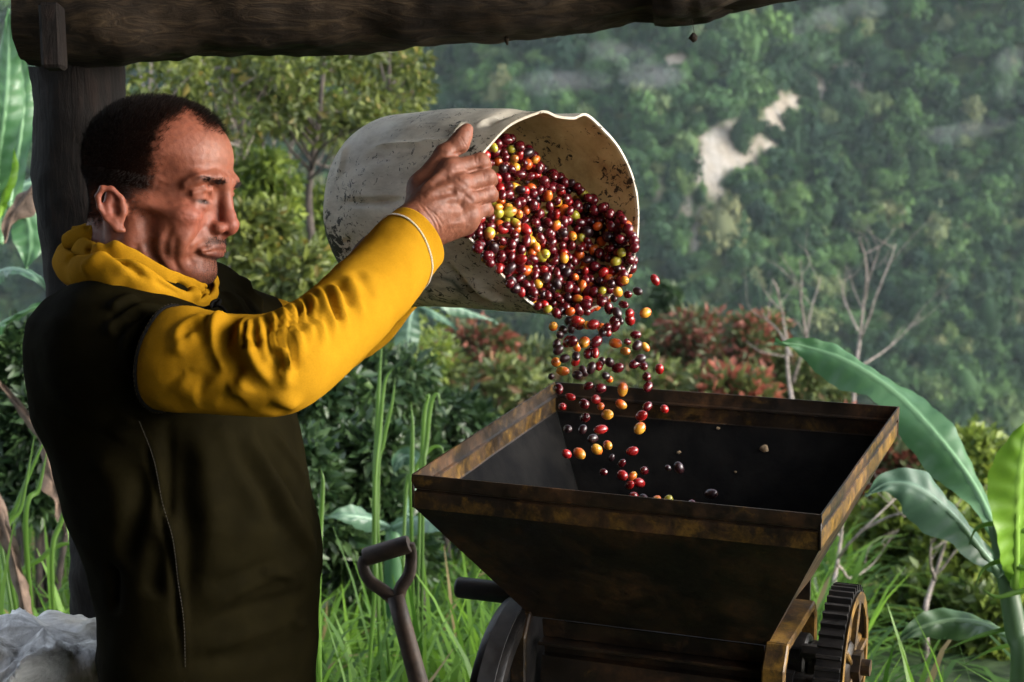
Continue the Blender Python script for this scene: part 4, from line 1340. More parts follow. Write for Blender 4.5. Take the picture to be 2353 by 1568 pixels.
for pts, amp, w in (
        ([(330, 850), (480, 720), (620, 610)], .0015, .0045), ([(380, 930), (560, 830), (740, 770)], .0016, .0045), ([(430, 1000), (640, 940), (830, 930)], .0014, .0045), ([(520, 1080), (700, 1090), (880, 1110)], .0010, .005),
        ([(470, 800), (600, 730), (690, 700)], -.0022, .0055), ([(500, 920), (680, 880), (780, 860)], -.0018, .005), ([(640, 1010), (760, 1010), (860, 1020)], -.0018, .005),
        ([(720, 640), (800, 630), (880, 625)], -.0012, .003), ([(880, 650), (960, 630), (1060, 600)], -.0020, .0022), ([(900, 830), (1000, 845), (1100, 820)], -.0018, .0022), ([(950, 1010), (1030, 1010), (1100, 980)], -.0018, .0022),
        ([(760, 700), (820, 760), (900, 810)], -.0012, .003), ([(840, 880), (900, 930), (960, 990)], -.0014, .003), ([(700, 820), (740, 900), (800, 960)], -.0012, .004), ([(790, 1000), (840, 1080), (850, 1160)], -.0014, .004),
        ([(150, 1010), (260, 1120), (370, 1260), (430, 1380)], -.0010, .0016), ([(210, 960), (330, 1090), (440, 1230), (500, 1370)], -.0010, .0016), ([(290, 960), (410, 1080), (510, 1220), (540, 1360)], -.0011, .0016), ([(350, 980), (470, 1090), (560, 1230), (580, 1350)], -.0009, .0015), ([(430, 1040), (540, 1150), (620, 1270)], -.0008, .0015), ([(180, 1080), (300, 1230), (400, 1380)], -.0007, .0014),
        ([(1000, 460), (1010, 510), (1020, 550)], -.0006, .0012), ([(960, 440), (970, 500), (975, 560)], -.0006, .0012), ([(1060, 640), (1075, 690), (1080, 740)], -.0006, .0012), ([(1070, 850), (1085, 890), (1085, 930)], -.0006, .0012),
        ([(800, 230), (850, 300), (880, 370)], -.0007, .0014), ([(780, 260), (830, 330), (850, 390)], -.0006, .0013), ([(640, 480), (740, 450), (860, 420)], -.0016, .003), ([(640, 1240), (760, 1230), (880, 1210)], .0010, .004)):
    ln = spline(onto(rv, rn, [zd(*q) for q in pts]), 10)
    crease(rv, rn, ln, amp, w)
rv = rv + rn * (fbm(rv, 260, 2, 8) * .00022)[:, None]

# ---- the rest of the body under the clothes, and the far hand
lwr = P(930, 665, 2.665); lel = P(722, 800, 2.475); lsh = P(565, 775, 2.42)
rsh = P(300, 790, 2.10); rel_ = P(640, 850, 2.045)
nk = from_head((-24, 0, -150))
pel = np.array([P(488, 1600, 2.33)[0], P(488, 1600, 2.33)[1], 0.76])
BF, BLF = fT - np.array([0, 0, fT[2]]), None
BF = norm(BF); BLF = np.array([-BF[1], BF[0], 0])
def foot(s): return np.array([pel[0], pel[1], 0.0]) + BLF * .11 * s + BF * (.06 if s > 0 else -.02)
lm = [P(1000, 640, 2.735) + UP * .018 * (1.5 - i) + RT * .004 * i for i in range(4)]
lt = [m_ + RT * .030 - FW * .012 + UP * .006 for m_ in lm]
le_ = [m_ + RT * .046 - FW * .034 + UP * .006 for m_ in lm]
def rest_fn(p):
    d = chain(p, [nk + UP * .03, nk - UP * .03, P(420, 1100, 2.28), pel], [.055, .070, .085, .085], .04)
    d = smin(d, cone(p, rsh, lsh, .052, .050), .04)
    d = smin(d, chain(p, [rsh, rel_, fa, wr], [.048, .038, .029, .025], .02), .02)
    d = smin(d, chain(p, [lsh, lel, lwr], [.046, .036, .026], .02), .02)
    for m_ in lm: d = smin(d, cone(p, lwr, m_, .020, .012), .01)
    for a_, b_, c_ in zip(lm, lt, le_): d = smin(d, chain(p, [a_, b_, c_], [.011, .0095, .008], .004), .004)
    d = smin(d, chain(p, [lwr + (lm[0] - lwr) * .3, lm[0] + UP * .025 - FW * .012, lm[0] + UP * .045 - FW * .014 + RT * .018], [.015, .011, .009], .005), .008)
    for s_ in (-1, 1):
        hp = pel + BLF * .085 * s_; ft = foot(s_); kn = (hp + ft) / 2 + BF * .02
        d = smin(d, chain(p, [hp, kn, ft + np.array([0, 0, .09])], [.082, .056, .040], .03), .02)
    return d
allp = np.array([nk, pel, rsh, lsh, rel_, lel, wr, lwr, *le_, foot(1), foot(-1)])
bv, bq, bn = sdf_mesh(rest_fn, allp.min(0) - .14, allp.max(0) + .14, .006)

# ---- colours of the skin: sunburnt nose and cheeks, lips, shaved chin, hair
def blob(q, c, r): return np.exp(-(((q - np.asarray(c, float)) / np.asarray(r, float)) ** 2).sum(1))
hl = to_head(hv); ha = hl.copy(); ha[:, 1] = np.abs(ha[:, 1])
skin = np.array([.31, .112, .066])
hcol = np.tile(skin, (len(hv), 1))
def tint(col, w, c): return col * (1 - w[:, None]) + np.asarray(c) * w[:, None]
hcol = tint(hcol, .5 * np.clip(blob(ha, (106, 4, -4), (20, 15, 20)), 0, 1), (.34, .085, .06))
hcol = tint(hcol, .55 * blob(ha, (80, 42, -4), (20, 22, 18)), (.36, .105, .07))
hcol = tint(hcol, .5 * blob(ha, (92, 20, 80), (20, 40, 26)), (.36, .17, .105))
hcol = tint(hcol, .6 * blob(ha, (-8, 84, 4), (20, 9, 30)), (.38, .12, .085))
lipw = np.clip(np.maximum(blob(ha, (102, 4, -34.5), (8, 13, 3.2)), blob(ha, (100, 4, -44), (8, 14, 4))) * 1.5, 0, 1)
hcol = tint(hcol, .75 * lipw, (.105, .034, .027))
sti = fbm(hl, 1 / 1.3, 2, 12)
beard = np.clip(np.maximum(blob(ha, (92, 0, -64), (26, 34, 24)), np.maximum(1.25 * blob(ha, (98, 11, -27), (10, 17, 6)), .6 * blob(ha, (40, 50, -48), (40, 16, 24)))), 0, 1) * (1 - lipw)
hcol = tint(hcol, np.clip(beard * (.42 + .35 * sti), 0, .7), (.10, .062, .045))
lash = np.clip(2.0 * blob(ha, (86, 32, 17.2), (12, 11, 2.6)) - .15, 0, 1)
hcol = tint(hcol, .97 * lash, (.012, .008, .007))
brow = np.clip(1.2 * np.maximum(blob(ha, (95, 20, 43.5), (12, 13, 4.4)), blob(ha, (86, 37, 43.5), (14, 11, 3.8))) - .2, 0, 1) * np.clip(.75 + .6 * sti, 0, 1)
hcol = tint(hcol, .8 * brow, (.022, .014, .011))
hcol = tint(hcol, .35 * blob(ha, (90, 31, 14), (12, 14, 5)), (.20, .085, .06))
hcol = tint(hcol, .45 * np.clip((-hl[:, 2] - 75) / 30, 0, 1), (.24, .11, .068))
# hair line
def hair_w(q):
    x, y, z = q[:, 0], np.abs(q[:, 1]), q[:, 2]
    lim = np.interp(z, [-60, -45, -20, -8, 4, 26, 46, 68, 86, 99, 112], [-60, -34, -24, -18, 22, 37, 39, 38, 38, 40, 46])
    side = lim - x
    burn = np.minimum(np.minimum(x - 11, 30 - x), np.minimum(z + 12, 30 - z)) 
    top = np.minimum(z - (99 + .0011 * (y - 4) ** 2 * np.where(y > 20, 1.0, .0)), 26 - y + .0 * x)
    w = np.maximum(np.maximum(side, burn), top)
    w = np.minimum(w, z + 30 + 0 * x)
    return w
hw = hair_w(hl) + 4.5 * fbm(hl, 1 / 4., 3, 3)
nearear = (ha[:, 1] > 74) & (np.abs(ha[:, 0] + 4) < 22) & (np.abs(ha[:, 2]) < 34)
hmask = np.clip((hw + 8) / 20., 0, 1) * ~nearear
burn_t = np.clip((hl[:, 2] + 6) / 30, .45, 1)
hcol = tint(hcol, hmask ** 1.3 * .95 * burn_t, (.012, .0085, .007))
hv = hv + hn * (hmask ** 2 * .0014 * np.clip((hl[:, 2] - 10) / 50, .2, 1))[:, None]

rcol = np.tile(np.array([.27, .112, .066]), (len(rv), 1))
nz = fbm(rv, 90, 3, 5)
rcol = rcol * (1 + .16 * nz)[:, None]
for m_ in list(mcp) + list(pip): rcol = tint(rcol, .45 * np.exp(-(np.linalg.norm(rv - m_ + FW * .008, axis=1) / .011) ** 2), (.32, .135, .09))
rcol = tint(rcol, .55 * np.exp(-(line_dist(rv, np.array([th_j[2], th_j[3]]))[0] / .016) ** 2), (.42, .185, .125))
bcol = np.tile(np.array([.25, .12, .07]), (len(bv), 1))

m_skin = bpy.data.materials.new('skin')
nt, b = nodes_of(m_skin)
ca = N(nt, 'ShaderNodeVertexColor', layer_name='tone')
mott = ramp(nt, noise(nt, 130, 4, .6), [(.3, (.42, .36, .34)), (.7, (.60, .53, .50))])
colr = mixc(nt, 1.0, ca.outputs[0], mott, 'MULTIPLY')
gl = N(nt, 'ShaderNodeAttribute', attribute_name='bare')
gm = N(nt, 'ShaderNodeMath', operation='MULTIPLY'); nt.links.new(gl.outputs['Fac'], gm.inputs[0]); gm.inputs[1].default_value = .27
setin(nt, b, Base_Color=colr, Roughness=ramp(nt, noise(nt, 160, 3), [(.3, (.46,) * 3), (.7, (.62,) * 3)]), Specular_IOR_Level=gm.outputs[0], Subsurface_Weight=.10, Subsurface_Scale=.004)
b.inputs['Subsurface Radius'].default_value = (1.0, .35, .2)
bump(nt, b, noise(nt, 900, 3, .6), .22, .0006)
bump(nt, b, noise(nt, 330, 4, .65), .4, .001)

feet0 = np.array([pel[0], pel[1], 0.0])
person = empty('person', feet0, 'man in a dark green sweatshirt with yellow sleeves tipping the bucket', 'person')
V = np.vstack([hv, rv, bv]); Q = np.vstack([hq, rq + len(hv), bq + len(hv) + len(rv)])
body = build('body', V, Q, m_skin, person)
vcol(body.data, 'tone', np.vstack([hcol, rcol, bcol]))
vfloat(body.data, 'bare', np.concatenate([1 - np.clip(hmask * 1.2, 0, 1), np.ones(len(rv) + len(bv))]))

# ---- eyes
m_eye = simple_mat('eye_white', (.03, .024, .02), (.05, .04, .035), 300, .8, 0, spec=.03)
m_iris = simple_mat('iris', (.012, .007, .005), (.02, .012, .008), 500, .5, 0, spec=.1)
for s_ in (-1, 1):
    c = from_head((75.5, 31 * s_, 22.5))
    mb = MB(); mb.lathe(c, norm(HF * .80 - HU * .6), [(.0100 * math.sin(t), -.0100 * math.cos(t)) for t in np.linspace(0.02, math.pi - .02, 16)], 24)
    eye = mb.build('eye', m_eye, person, smooth=True)
    mb = MB(); mb.lathe(c, norm(HF * .80 - HU * .6), [(.0102 * math.sin(t), .0102 * math.cos(t)) for t in np.linspace(0.02, .45, 6)], 20)
    mb.build('iris', m_iris, eye, smooth=True)

# ---- short hair, moustache and brows: single tapered hairs
def strands(pos, nrm, lean, length, width, jit, rng):
    n_ = len(pos)
    d = norm(nrm * (1 - lean[:, :1]) + lean[:, 1:] + rng.normal(size=(n_, 3)) * jit)
    side = norm(np.cross(d, rng.normal(size=(n_, 3)))) * width[:, None]
    mid = pos + d * length[:, None] * .55
    d2 = norm(d + rng.normal(size=(n_, 3)) * jit * .6 + lean[:, 1:] * .5)
    end = mid + d2 * length[:, None] * .45
    v = np.stack([pos - side, pos + side, mid - side * .7, mid + side * .7, end], 1).reshape(-1, 3)
    o_ = np.arange(n_)[:, None] * 5
    f = np.concatenate([o_ + np.array([[0, 1, 3]]), o_ + np.array([[0, 3, 2]]), o_ + np.array([[2, 3, 4]])], 0)
    return v, f
hr = np.random.default_rng(5)
cand = np.where(hmask > .35)[0]
pw = hmask[cand] ** 1.5; pick = hr.choice(cand, 40000, p=pw / pw.sum())
ln_ = .0042 + .0050 * np.clip((hl[pick, 2] - 20) / 80, 0, 1) * (.75 + .5 * hr.random(len(pick)))
ln_ *= .6 + .4 * hmask[pick]
leanv = np.concatenate([np.full((len(pick), 1), .45), np.tile(HF * .42 + HU * .15, (len(pick), 1))], 1)
low = hl[pick, 2] < 40
leanv[low, 1:] = -HU * .35 - HF * .25
sv, sf = strands(hv[pick] + hn[pick] * -.0006, hn[pick], leanv, ln_, np.full(len(pick), .00016), .16, hr)
m_hair = bpy.data.materials.new('black_hair')
nt, b = nodes_of(m_hair)
setin(nt, b, Base_Color=(.012, .008, .0065), Roughness=.6, Specular_IOR_Level=.15)
build('hair', sv, sf, m_hair, person, smooth=False)
mous = np.clip(np.maximum(blob(ha, (99, 9, -26), (9, 11, 4)), .6 * blob(ha, (94, 21, -34), (8, 5, 6))) - .12, 0, 1)
def tuft(name, wgt, n_, length, lean, jit=.25):
    p_ = wgt / wgt.sum(); ids = hr.choice(len(hv), n_, p=p_)
    lv = np.concatenate([np.full((n_, 1), .7), lean(ids)], 1)
    a_, f_ = strands(hv[ids], hn[ids], lv, np.full(n_, length) * (.7 + .6 * hr.random(n_)), np.full(n_, .00013), jit, hr)
    build(name, a_, f_, m_hair, person, smooth=False)
sgn = lambda ids: np.sign(hl[ids, 1])[:, None]
tuft('moustache', mous, 1300, .0022, lambda i: -HU * .6 + HL * sgn(i) * .5)
tuft('eyebrow', np.where(hl[:, 1] < 0, brow, 0) ** 2 + 1e-12, 800, .0045, lambda i: HU * .15 + HL * sgn(i) * .8, .2)
tuft('eyebrow', np.where(hl[:, 1] > 0, brow, 0) ** 2 + 1e-12, 800, .0045, lambda i: HU * .15 + HL * sgn(i) * .8, .2)

tuft('stubble', np.clip(beard - .25, 0, 1) * (hn @ -FW > -.3), 6500, .0011, lambda i: np.tile(-HU * .6, (len(i), 1)), .3)
# ------------------------------------------------------------------ clothes
def cloth_mat(name, c1, c2, weave=900, rough=.85, sheen=.25, scale=18):
    m = bpy.data.materials.new(name)
    nt, b = nodes_of(m)
    col = ramp(nt, noise(nt, scale, 4, .6), [(.3, c1), (.7, c2)])
    fine = ramp(nt, noise(nt, 700, 2, .6), [(.3, (.88,) * 3), (.7, (1.1,) * 3)])
    col = mixc(nt, 1.0, col, fine, 'MULTIPLY')
    setin(nt, b, Base_Color=col, Roughness=rough, Specular_IOR_Level=.015, Sheen_Weight=sheen, Sheen_Roughness=.5)
    b.inputs['Sheen Tint'].default_value = (*[min(1, c * 2.0) for c in c2], 1)
    bump(nt, b, noise(nt, weave, 2, .6), .25, .0006)
    bump(nt, b, noise(nt, 45, 3, .55), .22, .004)
    return m
m_olive = cloth_mat('dark_olive_fleece', (.0036, .0029, .0010), (.0062, .0050, .0017), sheen=.0)
m_yellow = cloth_mat('mustard_fleece', (.215, .104, .004), (.295, .150, .008), sheen=.05, scale=9)
m_yellow2 = m_yellow
m_navy = cloth_mat('navy_trousers', (.006, .008, .018), (.010, .013, .028))
m_thread = simple_mat('pale_thread', (.36, .30, .22), (.5, .44, .34), 400, .8, 0)
m_cord = simple_mat('black_cord', (.003, .003, .003), (.007, .0065, .006), 200, .9, .3, 900, spec=.03)

# sections of the trunk, top to bottom: row on the photo, back edge, front edge, distance, half breadth
SEC = np.array([(640, 215, 450, 2.235, .085), (690, 140, 545, 2.235, .145), (740, 92, 600, 2.235, .172), (800, 82, 640, 2.24, .178), (880, 86, 655, 2.25, .175), (960, 98, 664, 2.26, .172), (1070, 138, 690, 2.275, .168), (1200, 181, 729, 2.29, .170), (1300, 232, 735, 2.305, .172), (1400, 254, 730, 2.32, .172), (1500, 250, 726, 2.33, .172), (1570, 258, 716, 2.34, .170), (1660, 268, 712, 2.355, .166)])
rows_z = []; cen = []; aa = []; bb = []
for y, xl, xr, d, hb in SEC:
    w = (xr - xl) / 2 / FPX * d
    c = P((xl + xr) / 2, y, d)
    a_ = math.sqrt(max(w * w - (hb * math.sin(PST)) ** 2, .04 ** 2)) / math.cos(PST)
    cen.append(c); aa.append(a_); bb.append(hb); rows_z.append(c @ UP)
rows_z = np.array(rows_z)[::-1]; cen = np.array(cen)[::-1]; aa = np.array(aa)[::-1]; bb = np.array(bb)[::-1]
def trunk(p):
    h = p @ UP
    c = np.stack([np.interp(h, rows_z, cen[:, k]) for k in range(3)], -1)
    a_ = np.interp(h, rows_z, aa); b_ = np.interp(h, rows_z, bb)
    q = p - c
    x = q @ fT; y = q @ lT
    e_ = 2.05
    r_ = (np.abs(x / a_) ** e_ + np.abs(y / b_) ** e_) ** (1 / e_)
    d = (r_ - 1) * np.minimum(a_, b_) * .95
    cap = np.maximum(h - rows_z[-1], rows_z[0] - h)
    return smax(d, cap, .02)
SH0, SH1 = P(285, 800, 2.115), P(392, 826, 2.06)
LS0, LS1 = P(540, 770, 2.40), P(632, 772, 2.425)
nb = P(335, 672, 2.215)
def shirt_fn(p):
    d = trunk(p)
    d = smin(d, chain(p, [nb - UP * .02, P(290, 765, 2.13), SH0], [.050, .064, .074], .02), .04)
    d = smin(d, chain(p, [nb, P(470, 715, 2.33), LS0], [.055, .058, .058], .02), .035)
    d = smin(d, cone(p, SH0, SH1, .073, .0590), .030)
    d = smin(d, cone(p, LS0, LS1, .058, .052), .025)
    # open ends at the arm seams
    t = norm(SH1 - SH0 + UP * .012); d = smax(d, np.where(np.linalg.norm(p - SH1, axis=1) < .13, (p - SH1) @ t - .002, -1), .004)
    t2 = norm(LS1 - LS0); d = smax(d, np.where(np.linalg.norm(p - LS1, axis=1) < .09, (p - LS1) @ t2 - .002, -1), .004)
    return d
lo_ = P(60, 1640, 2.1); allc = np.vstack([cen, [SH0, SH1, LS0, LS1, nb]])
cv, cq, cn = sdf_mesh(shirt_fn, allc.min(0) - .24, allc.max(0) + .2, .0036)
cv = smooth(cv, cq, 3, .5); cn = vert_normals(cv, cq)
if ((cn * (cv - cv.mean(0))).sum()) < 0: cn = -cn
def zs(x, y): return (.5796 * x, 658.8 + .5796 * y)
for pts, amp, w in (
        ([(960, 540), (1040, 690), (1130, 860), (1200, 980), (1255, 1070)], .0085, .013), ([(860, 530), (930, 660), (1000, 800), (1060, 930)], .006, .014), ([(1010, 560), (1080, 680), (1150, 800), (1210, 900)], -.006, .010),
        ([(1060, 560), (1120, 640), (1170, 720), (1220, 830)], .005, .008), ([(910, 560), (985, 700), (1080, 880), (1150, 1010)], -.005, .012),
        ([(740, 560), (745, 800), (760, 1050), (735, 1350)], -.009, .016), ([(800, 560), (830, 800), (850, 1000)], .005, .020), ([(680, 530), (685, 700), (680, 860), (650, 960)], -.008, .010), ([(560, 720), (540, 850), (500, 1000), (470, 1100)], -.007, .012), ([(640, 1000), (610, 1150), (600, 1250)], -.006, .012),
        ([(545, 530), (590, 690), (640, 870), (670, 1010), (700, 1180), (710, 1330), (735, 1520)], -.0035, .004), ([(565, 525), (610, 690), (660, 870), (690, 1010), (722, 1180), (733, 1330), (757, 1520)], .0022, .005),
        ([(425, 215), (450, 140), (520, 85), (640, 68)], .0055, .0075), ([(465, 245), (520, 180), (600, 140), (650, 125)], .0055, .0075), ([(430, 90), (480, 45), (550, 20)], .0045, .007), ([(445, 180), (500, 115), (580, 92)], -.0055, .007), ([(480, 290), (540, 240), (600, 215)], .004, .008), ([(500, 270), (560, 210), (620, 180)], -.005, .007), ([(420, 130), (470, 75), (540, 45)], -.004, .006),
        ([(800, 1290), (950, 1210), (1120, 1130), (1230, 1110)], .0035, .010), ([(780, 1370), (950, 1290), (1150, 1230), (1240, 1210)], -.0035, .010), ([(820, 1440), (1000, 1380), (1200, 1300)], .003, .010), ([(800, 1200), (960, 1140), (1100, 1080)], -.003, .010), ([(1030, 1120), (1100, 1130), (1180, 1170)], .003, .006), ([(700, 1500), (900, 1480), (1100, 1440), (1210, 1380)], -.003, .012), ([(1150, 1300), (1200, 1340), (1240, 1330)], .003, .006),
        ([(880, 20), (930, 70), (960, 120)], .004, .008), ([(930, 10), (980, 60), (1010, 110)], -.004, .007), ([(960, -40), (990, 30), (1040, 90)], .005, .008), ([(440, 620), (500, 560), (540, 540)], .003, .012), ([(380, 640), (440, 800), (480, 960)], .004, .02), ([(430, 1100), (445, 1200), (440, 1300)], -.006, .01)):
    ln = spline(onto(cv, cn, [zs(*q) for q in pts]), 14)
    crease(cv, cn, ln, amp * 1.5, w)
cv = cv + cn * (fbm(cv, 9, 2, 2) * .0045 + fbm(cv, 26, 2, 6) * .0016)[:, None]
sweat = build('sweatshirt', cv, cq, m_olive, person)

def stitches(name, line, mat, parent, step=.006, ln_=.0036, r_=.0006, lift=None):
    """A row of single stitches along a line."""
    line = np.asarray(line); seg = np.linalg.norm(np.diff(line, axis=0), axis=1); tot = seg.sum(); cum = np.concatenate([[0], np.cumsum(seg)])
    mb = MB()
    for s_ in np.arange(0, tot - ln_, step):
        a_ = np.array([np.interp(s_, cum, line[:, k]) for k in range(3)]); b_ = np.array([np.interp(s_ + ln_, cum, line[:, k]) for k in range(3)])
        mb.tube([a_, b_], r_, 5)
    o = mb.build(name, mat, parent, smooth=True); o['kind'] = 'stuff'
    return o
cn = vert_normals(cv, cq)
if ((cn * (cv - cv.mean(0))).sum()) < 0: cn = -cn
sl = spline(onto(cv, cn, [zs(*q) for q in [(553, 545), (598, 690), (648, 870), (678, 1010), (708, 1180), (720, 1330), (742, 1520)]]), 60) - FW * .0012
stitches('side_stitching', sl, simple_mat('olive_thread', (.010, .008, .004), (.018, .014, .008), 300, .8, 0), sweat, .0042, .0028, .0005)

# ---- yellow sleeves
def sleeve(name, stations, folds, nseg=170, nring=96, conv=None, thick=.003, wob=.0012):
    """Each station: upper edge and lower edge on the photo, distance, squash in depth."""
    st = np.array([[*P(tx, ty, d), *P(bx, by, d), sq] for tx, ty, bx, by, d, sq in stations])
    sp_ = spline(st, nseg)
    c = (sp_[:, :3] + sp_[:, 3:6]) / 2; hv_ = (sp_[:, :3] - sp_[:, 3:6]) / 2
    r_ = np.linalg.norm(hv_, axis=1)
    t = norm(np.gradient(c, axis=0)); side = norm(np.cross(t, hv_))
    a_ = np.linspace(0, 2 * math.pi, nring, endpoint=False)
    v = c[:, None] + hv_[:, None] * np.cos(a_)[None, :, None] + side[:, None] * (r_ * sp_[:, 6])[:, None, None] * np.sin(a_)[None, :, None]
    v = v.reshape(-1, 3)
    idx = np.arange(nseg * nring).reshape(nseg, nring)
    q = np.stack([idx[:-1], np.roll(idx[:-1], -1, 1), np.roll(idx[1:], -1, 1), idx[1:]], -1).reshape(-1, 4)
    n_ = vert_normals(v, q)
    if (n_.reshape(nseg, nring, 3) * (v.reshape(nseg, nring, 3) - c[:, None])).sum() < 0: n_ = -n_; q = q[:, ::-1]
    for pts, amp, w in folds:
        ln = spline(onto(v, n_, [conv(*p_) for p_ in pts]), 12)
        crease(v, n_, ln, amp * 1.55, w * .92)
    v = v + n_ * (fbm(v, 16, 2, 3) * wob * 1.5 + fbm(v, 45, 2, 9) * wob * .5)[:, None]
    iv_ = v - n_ * thick
    V = np.vstack([v, iv_]); F = np.vstack([q, q[:, ::-1] + len(v)])
    cap = []
    for row in (0, nseg - 1):
        for i in range(nring):
            j = (i + 1) % nring
            x = [idx[row, i], idx[row, j], idx[row, j] + len(v), idx[row, i] + len(v)]
            cap.append(x[::-1] if row == 0 else x)
    o = build(name, V, np.vstack([F, cap]), m_yellow, person)
    return o, v.reshape(nseg, nring, 3), n_.reshape(nseg, nring, 3)
def zf(x, y): return (329.4 + .3 * x, 658.8 + .3 * y)
ST_R = [(410, 708, 361, 940, 2.045, .95), (446, 704, 402, 948, 2.035, .95), (480, 712, 450, 950, 2.03, .95), (560, 722, 560, 955, 2.02, .95), (622, 716, 660, 956, 2.02, .95), (690, 684, 724, 912, 2.05, .95), (760, 636, 800, 842, 2.10, .95), (828, 574, 872, 768, 2.16, .95), (876, 514, 946, 694, 2.215, .95), (904, 486, 1009, 612, 2.245, .92)]
FOLDS = [
    ([(215, 430), (290, 320), (400, 250), (520, 225)], .0050, .009), ([(240, 520), (320, 420), (430, 350)], .004, .010), ([(260, 400), (350, 300), (450, 265)], -.0040, .007),
    ([(640, 200), (560, 250), (530, 350), (545, 480), (595, 600), (655, 705)], .0085, .0085), ([(720, 230), (650, 300), (620, 420), (640, 540), (700, 680), (730, 720)], -.0100, .0105), ([(440, 300), (470, 420), (530, 560), (590, 690)], -.0045, .014),
    ([(770, 235), (745, 330), (762, 450), (805, 530), (900, 660), (1060, 825)], .0080, .0075), ([(795, 260), (780, 370), (795, 480)], -.0060, .0045), ([(830, 240), (812, 340), (815, 430), (830, 520)], .0065, .0055),
    ([(870, 250), (865, 400), (900, 540), (980, 680)], -.0070, .0075), ([(905, 215), (915, 350), (950, 500), (1000, 600)], .0060, .0070), ([(950, 200), (945, 330), (985, 470), (1040, 600), (1080, 700)], -.0075, .0065),
    ([(990, 175), (978, 280), (1010, 410), (1060, 550), (1095, 690), (1140, 810)], .0080, .0068), ([(1025, 165), (1030, 280), (1070, 400), (1090, 500)], -.0068, .0055), ([(1062, 140), (1075, 250), (1115, 370), (1130, 520)], .0068, .0060),
    ([(1095, 130), (1115, 260), (1160, 400), (1180, 560), (1195, 660)], -.0070, .0062), ([(1128, 110), (1150, 240), (1195, 380), (1215, 560)], .0070, .0065), ([(1160, 95), (1200, 230), (1240, 340)], -.0060, .0055), ([(1190, 75), (1230, 180), (1275, 310), (1290, 430)], .0062, .0060),
    ([(1225, 60), (1275, 170), (1310, 280)], -.0055, .0055), ([(1255, 35), (1310, 150), (1360, 280), (1390, 430)], .0060, .0065), ([(1290, 20), (1350, 140), (1390, 260)], -.0050, .0055), ([(1320, 0), (1390, 110), (1440, 240), (1465, 360)], .0055, .0065),
    ([(1370, -20), (1440, 80), (1490, 200), (1540, 200)], -.0045, .0060), ([(1420, -30), (1490, 60), (1530, 180), (1560, 320)], .0048, .0070), ([(1480, -60), (1550, 30), (1600, 160)], -.0035, .0060), ([(1530, -90), (1610, 0), (1660, 130), (1690, 260)], .0035, .0075), ([(1620, -140), (1700, -40), (1760, 100)], -.0025, .008),
    ([(640, 830), (720, 790), (790, 740)], .0050, .012), ([(560, 850), (650, 880), (760, 880)], -.0035, .016), ([(930, 930), (1020, 955), (1110, 985)], -.0040, .009), ([(1000, 900), (1090, 900), (1150, 940)], .004, .010), ([(250, 700), (330, 780), (430, 820)], .004, .02), ([(380, 620), (420, 720), (500, 800)], -.003, .015)]
slv, slv_v, slv_n = sleeve('sleeve', ST_R, FOLDS, conv=zf)
k_ = 158
stitches('cuff_stitching', np.vstack([slv_v[k_], slv_v[k_][:1]]) + np.vstack([slv_n[k_], slv_n[k_][:1]]) * .0011, m_thread, slv, .0034, .0027, .0007)
stitches('cuff_stitching', np.vstack([slv_v[k_ - 1], slv_v[k_ - 1][:1]]) + np.vstack([slv_n[k_ - 1], slv_n[k_ - 1][:1]]) * .0011, m_thread, slv, .0034, .0027, .0006)
mb = MB(); rg_ = slv_v[0] + slv_n[0] * .001; mb.tube(np.vstack([rg_, rg_[:1]]), .0020, 7, caps=False); arm_seam = mb.build('arm_seam', m_cord, slv, smooth=True)
stitches('seam_stitching', np.vstack([rg_, rg_[:1]]) + np.vstack([slv_n[0], slv_n[0][:1]]) * .0026, simple_mat('dull_thread', (.014, .011, .007), (.024, .019, .012), 400, .9, 0, spec=.03), slv, .0055, .0022, .0005)
ST_L = [(628, 690, 600, 850, 2.425, .95), (660, 700, 650, 860, 2.44, .95), (712, 720, 735, 880, 2.47, .95), (780, 690, 830, 828, 2.53, .95), (860, 640, 915, 762, 2.61, .95), (915, 590, 972, 690, 2.665, .95)]
slv2, lv_v, lv_n = sleeve('sleeve', ST_L, [], nseg=70, nring=48, conv=zf, wob=.004)
mb = MB(); rg_ = lv_v[0] + lv_n[0] * .001; mb.tube(np.vstack([rg_, rg_[:1]]), .0026, 7, caps=False); mb.build('arm_seam', m_cord, slv2, smooth=True)

# ---- hood lying round the neck: overlapping rolled folds of cloth
def roll(pts, rad, flat, seed, nseg=90, nring=30, wob=.004):
    """A soft roll of cloth along a path."""
    pr = PP([(x, y, d) for x, y, d in pts])
    st = np.concatenate([pr, np.array(rad)[:, None], np.array(flat)[:, None]], 1)
    s_ = spline(st, nseg); c = s_[:, :3]; s_[:, 3] *= .78
    t, n_, b_ = frames(c, UP)
    a_ = np.linspace(0, 2 * math.pi, nring, endpoint=False)
    v = c[:, None] + (n_[:, None] * np.cos(a_)[None, :, None] + b_[:, None] * np.sin(a_)[None, :, None] * s_[:, 4][:, None, None]) * s_[:, 3][:, None, None]
    v = v.reshape(-1, 3); idx = np.arange(nseg * nring).reshape(nseg, nring)
    q = np.stack([idx[:-1], np.roll(idx[:-1], -1, 1), np.roll(idx[1:], -1, 1), idx[1:]], -1).reshape(-1, 4)
    nn = vert_normals(v, q)
    if (nn.reshape(nseg, nring, 3) * (v.reshape(nseg, nring, 3) - c[:, None])).sum() < 0: nn = -nn; q = q[:, ::-1]
    v = v + nn * (fbm(v, 34, 2, seed) * wob * .7)[:, None]
    return v, q, nn
hood_v = []; hood_q = []; nn_ = 0
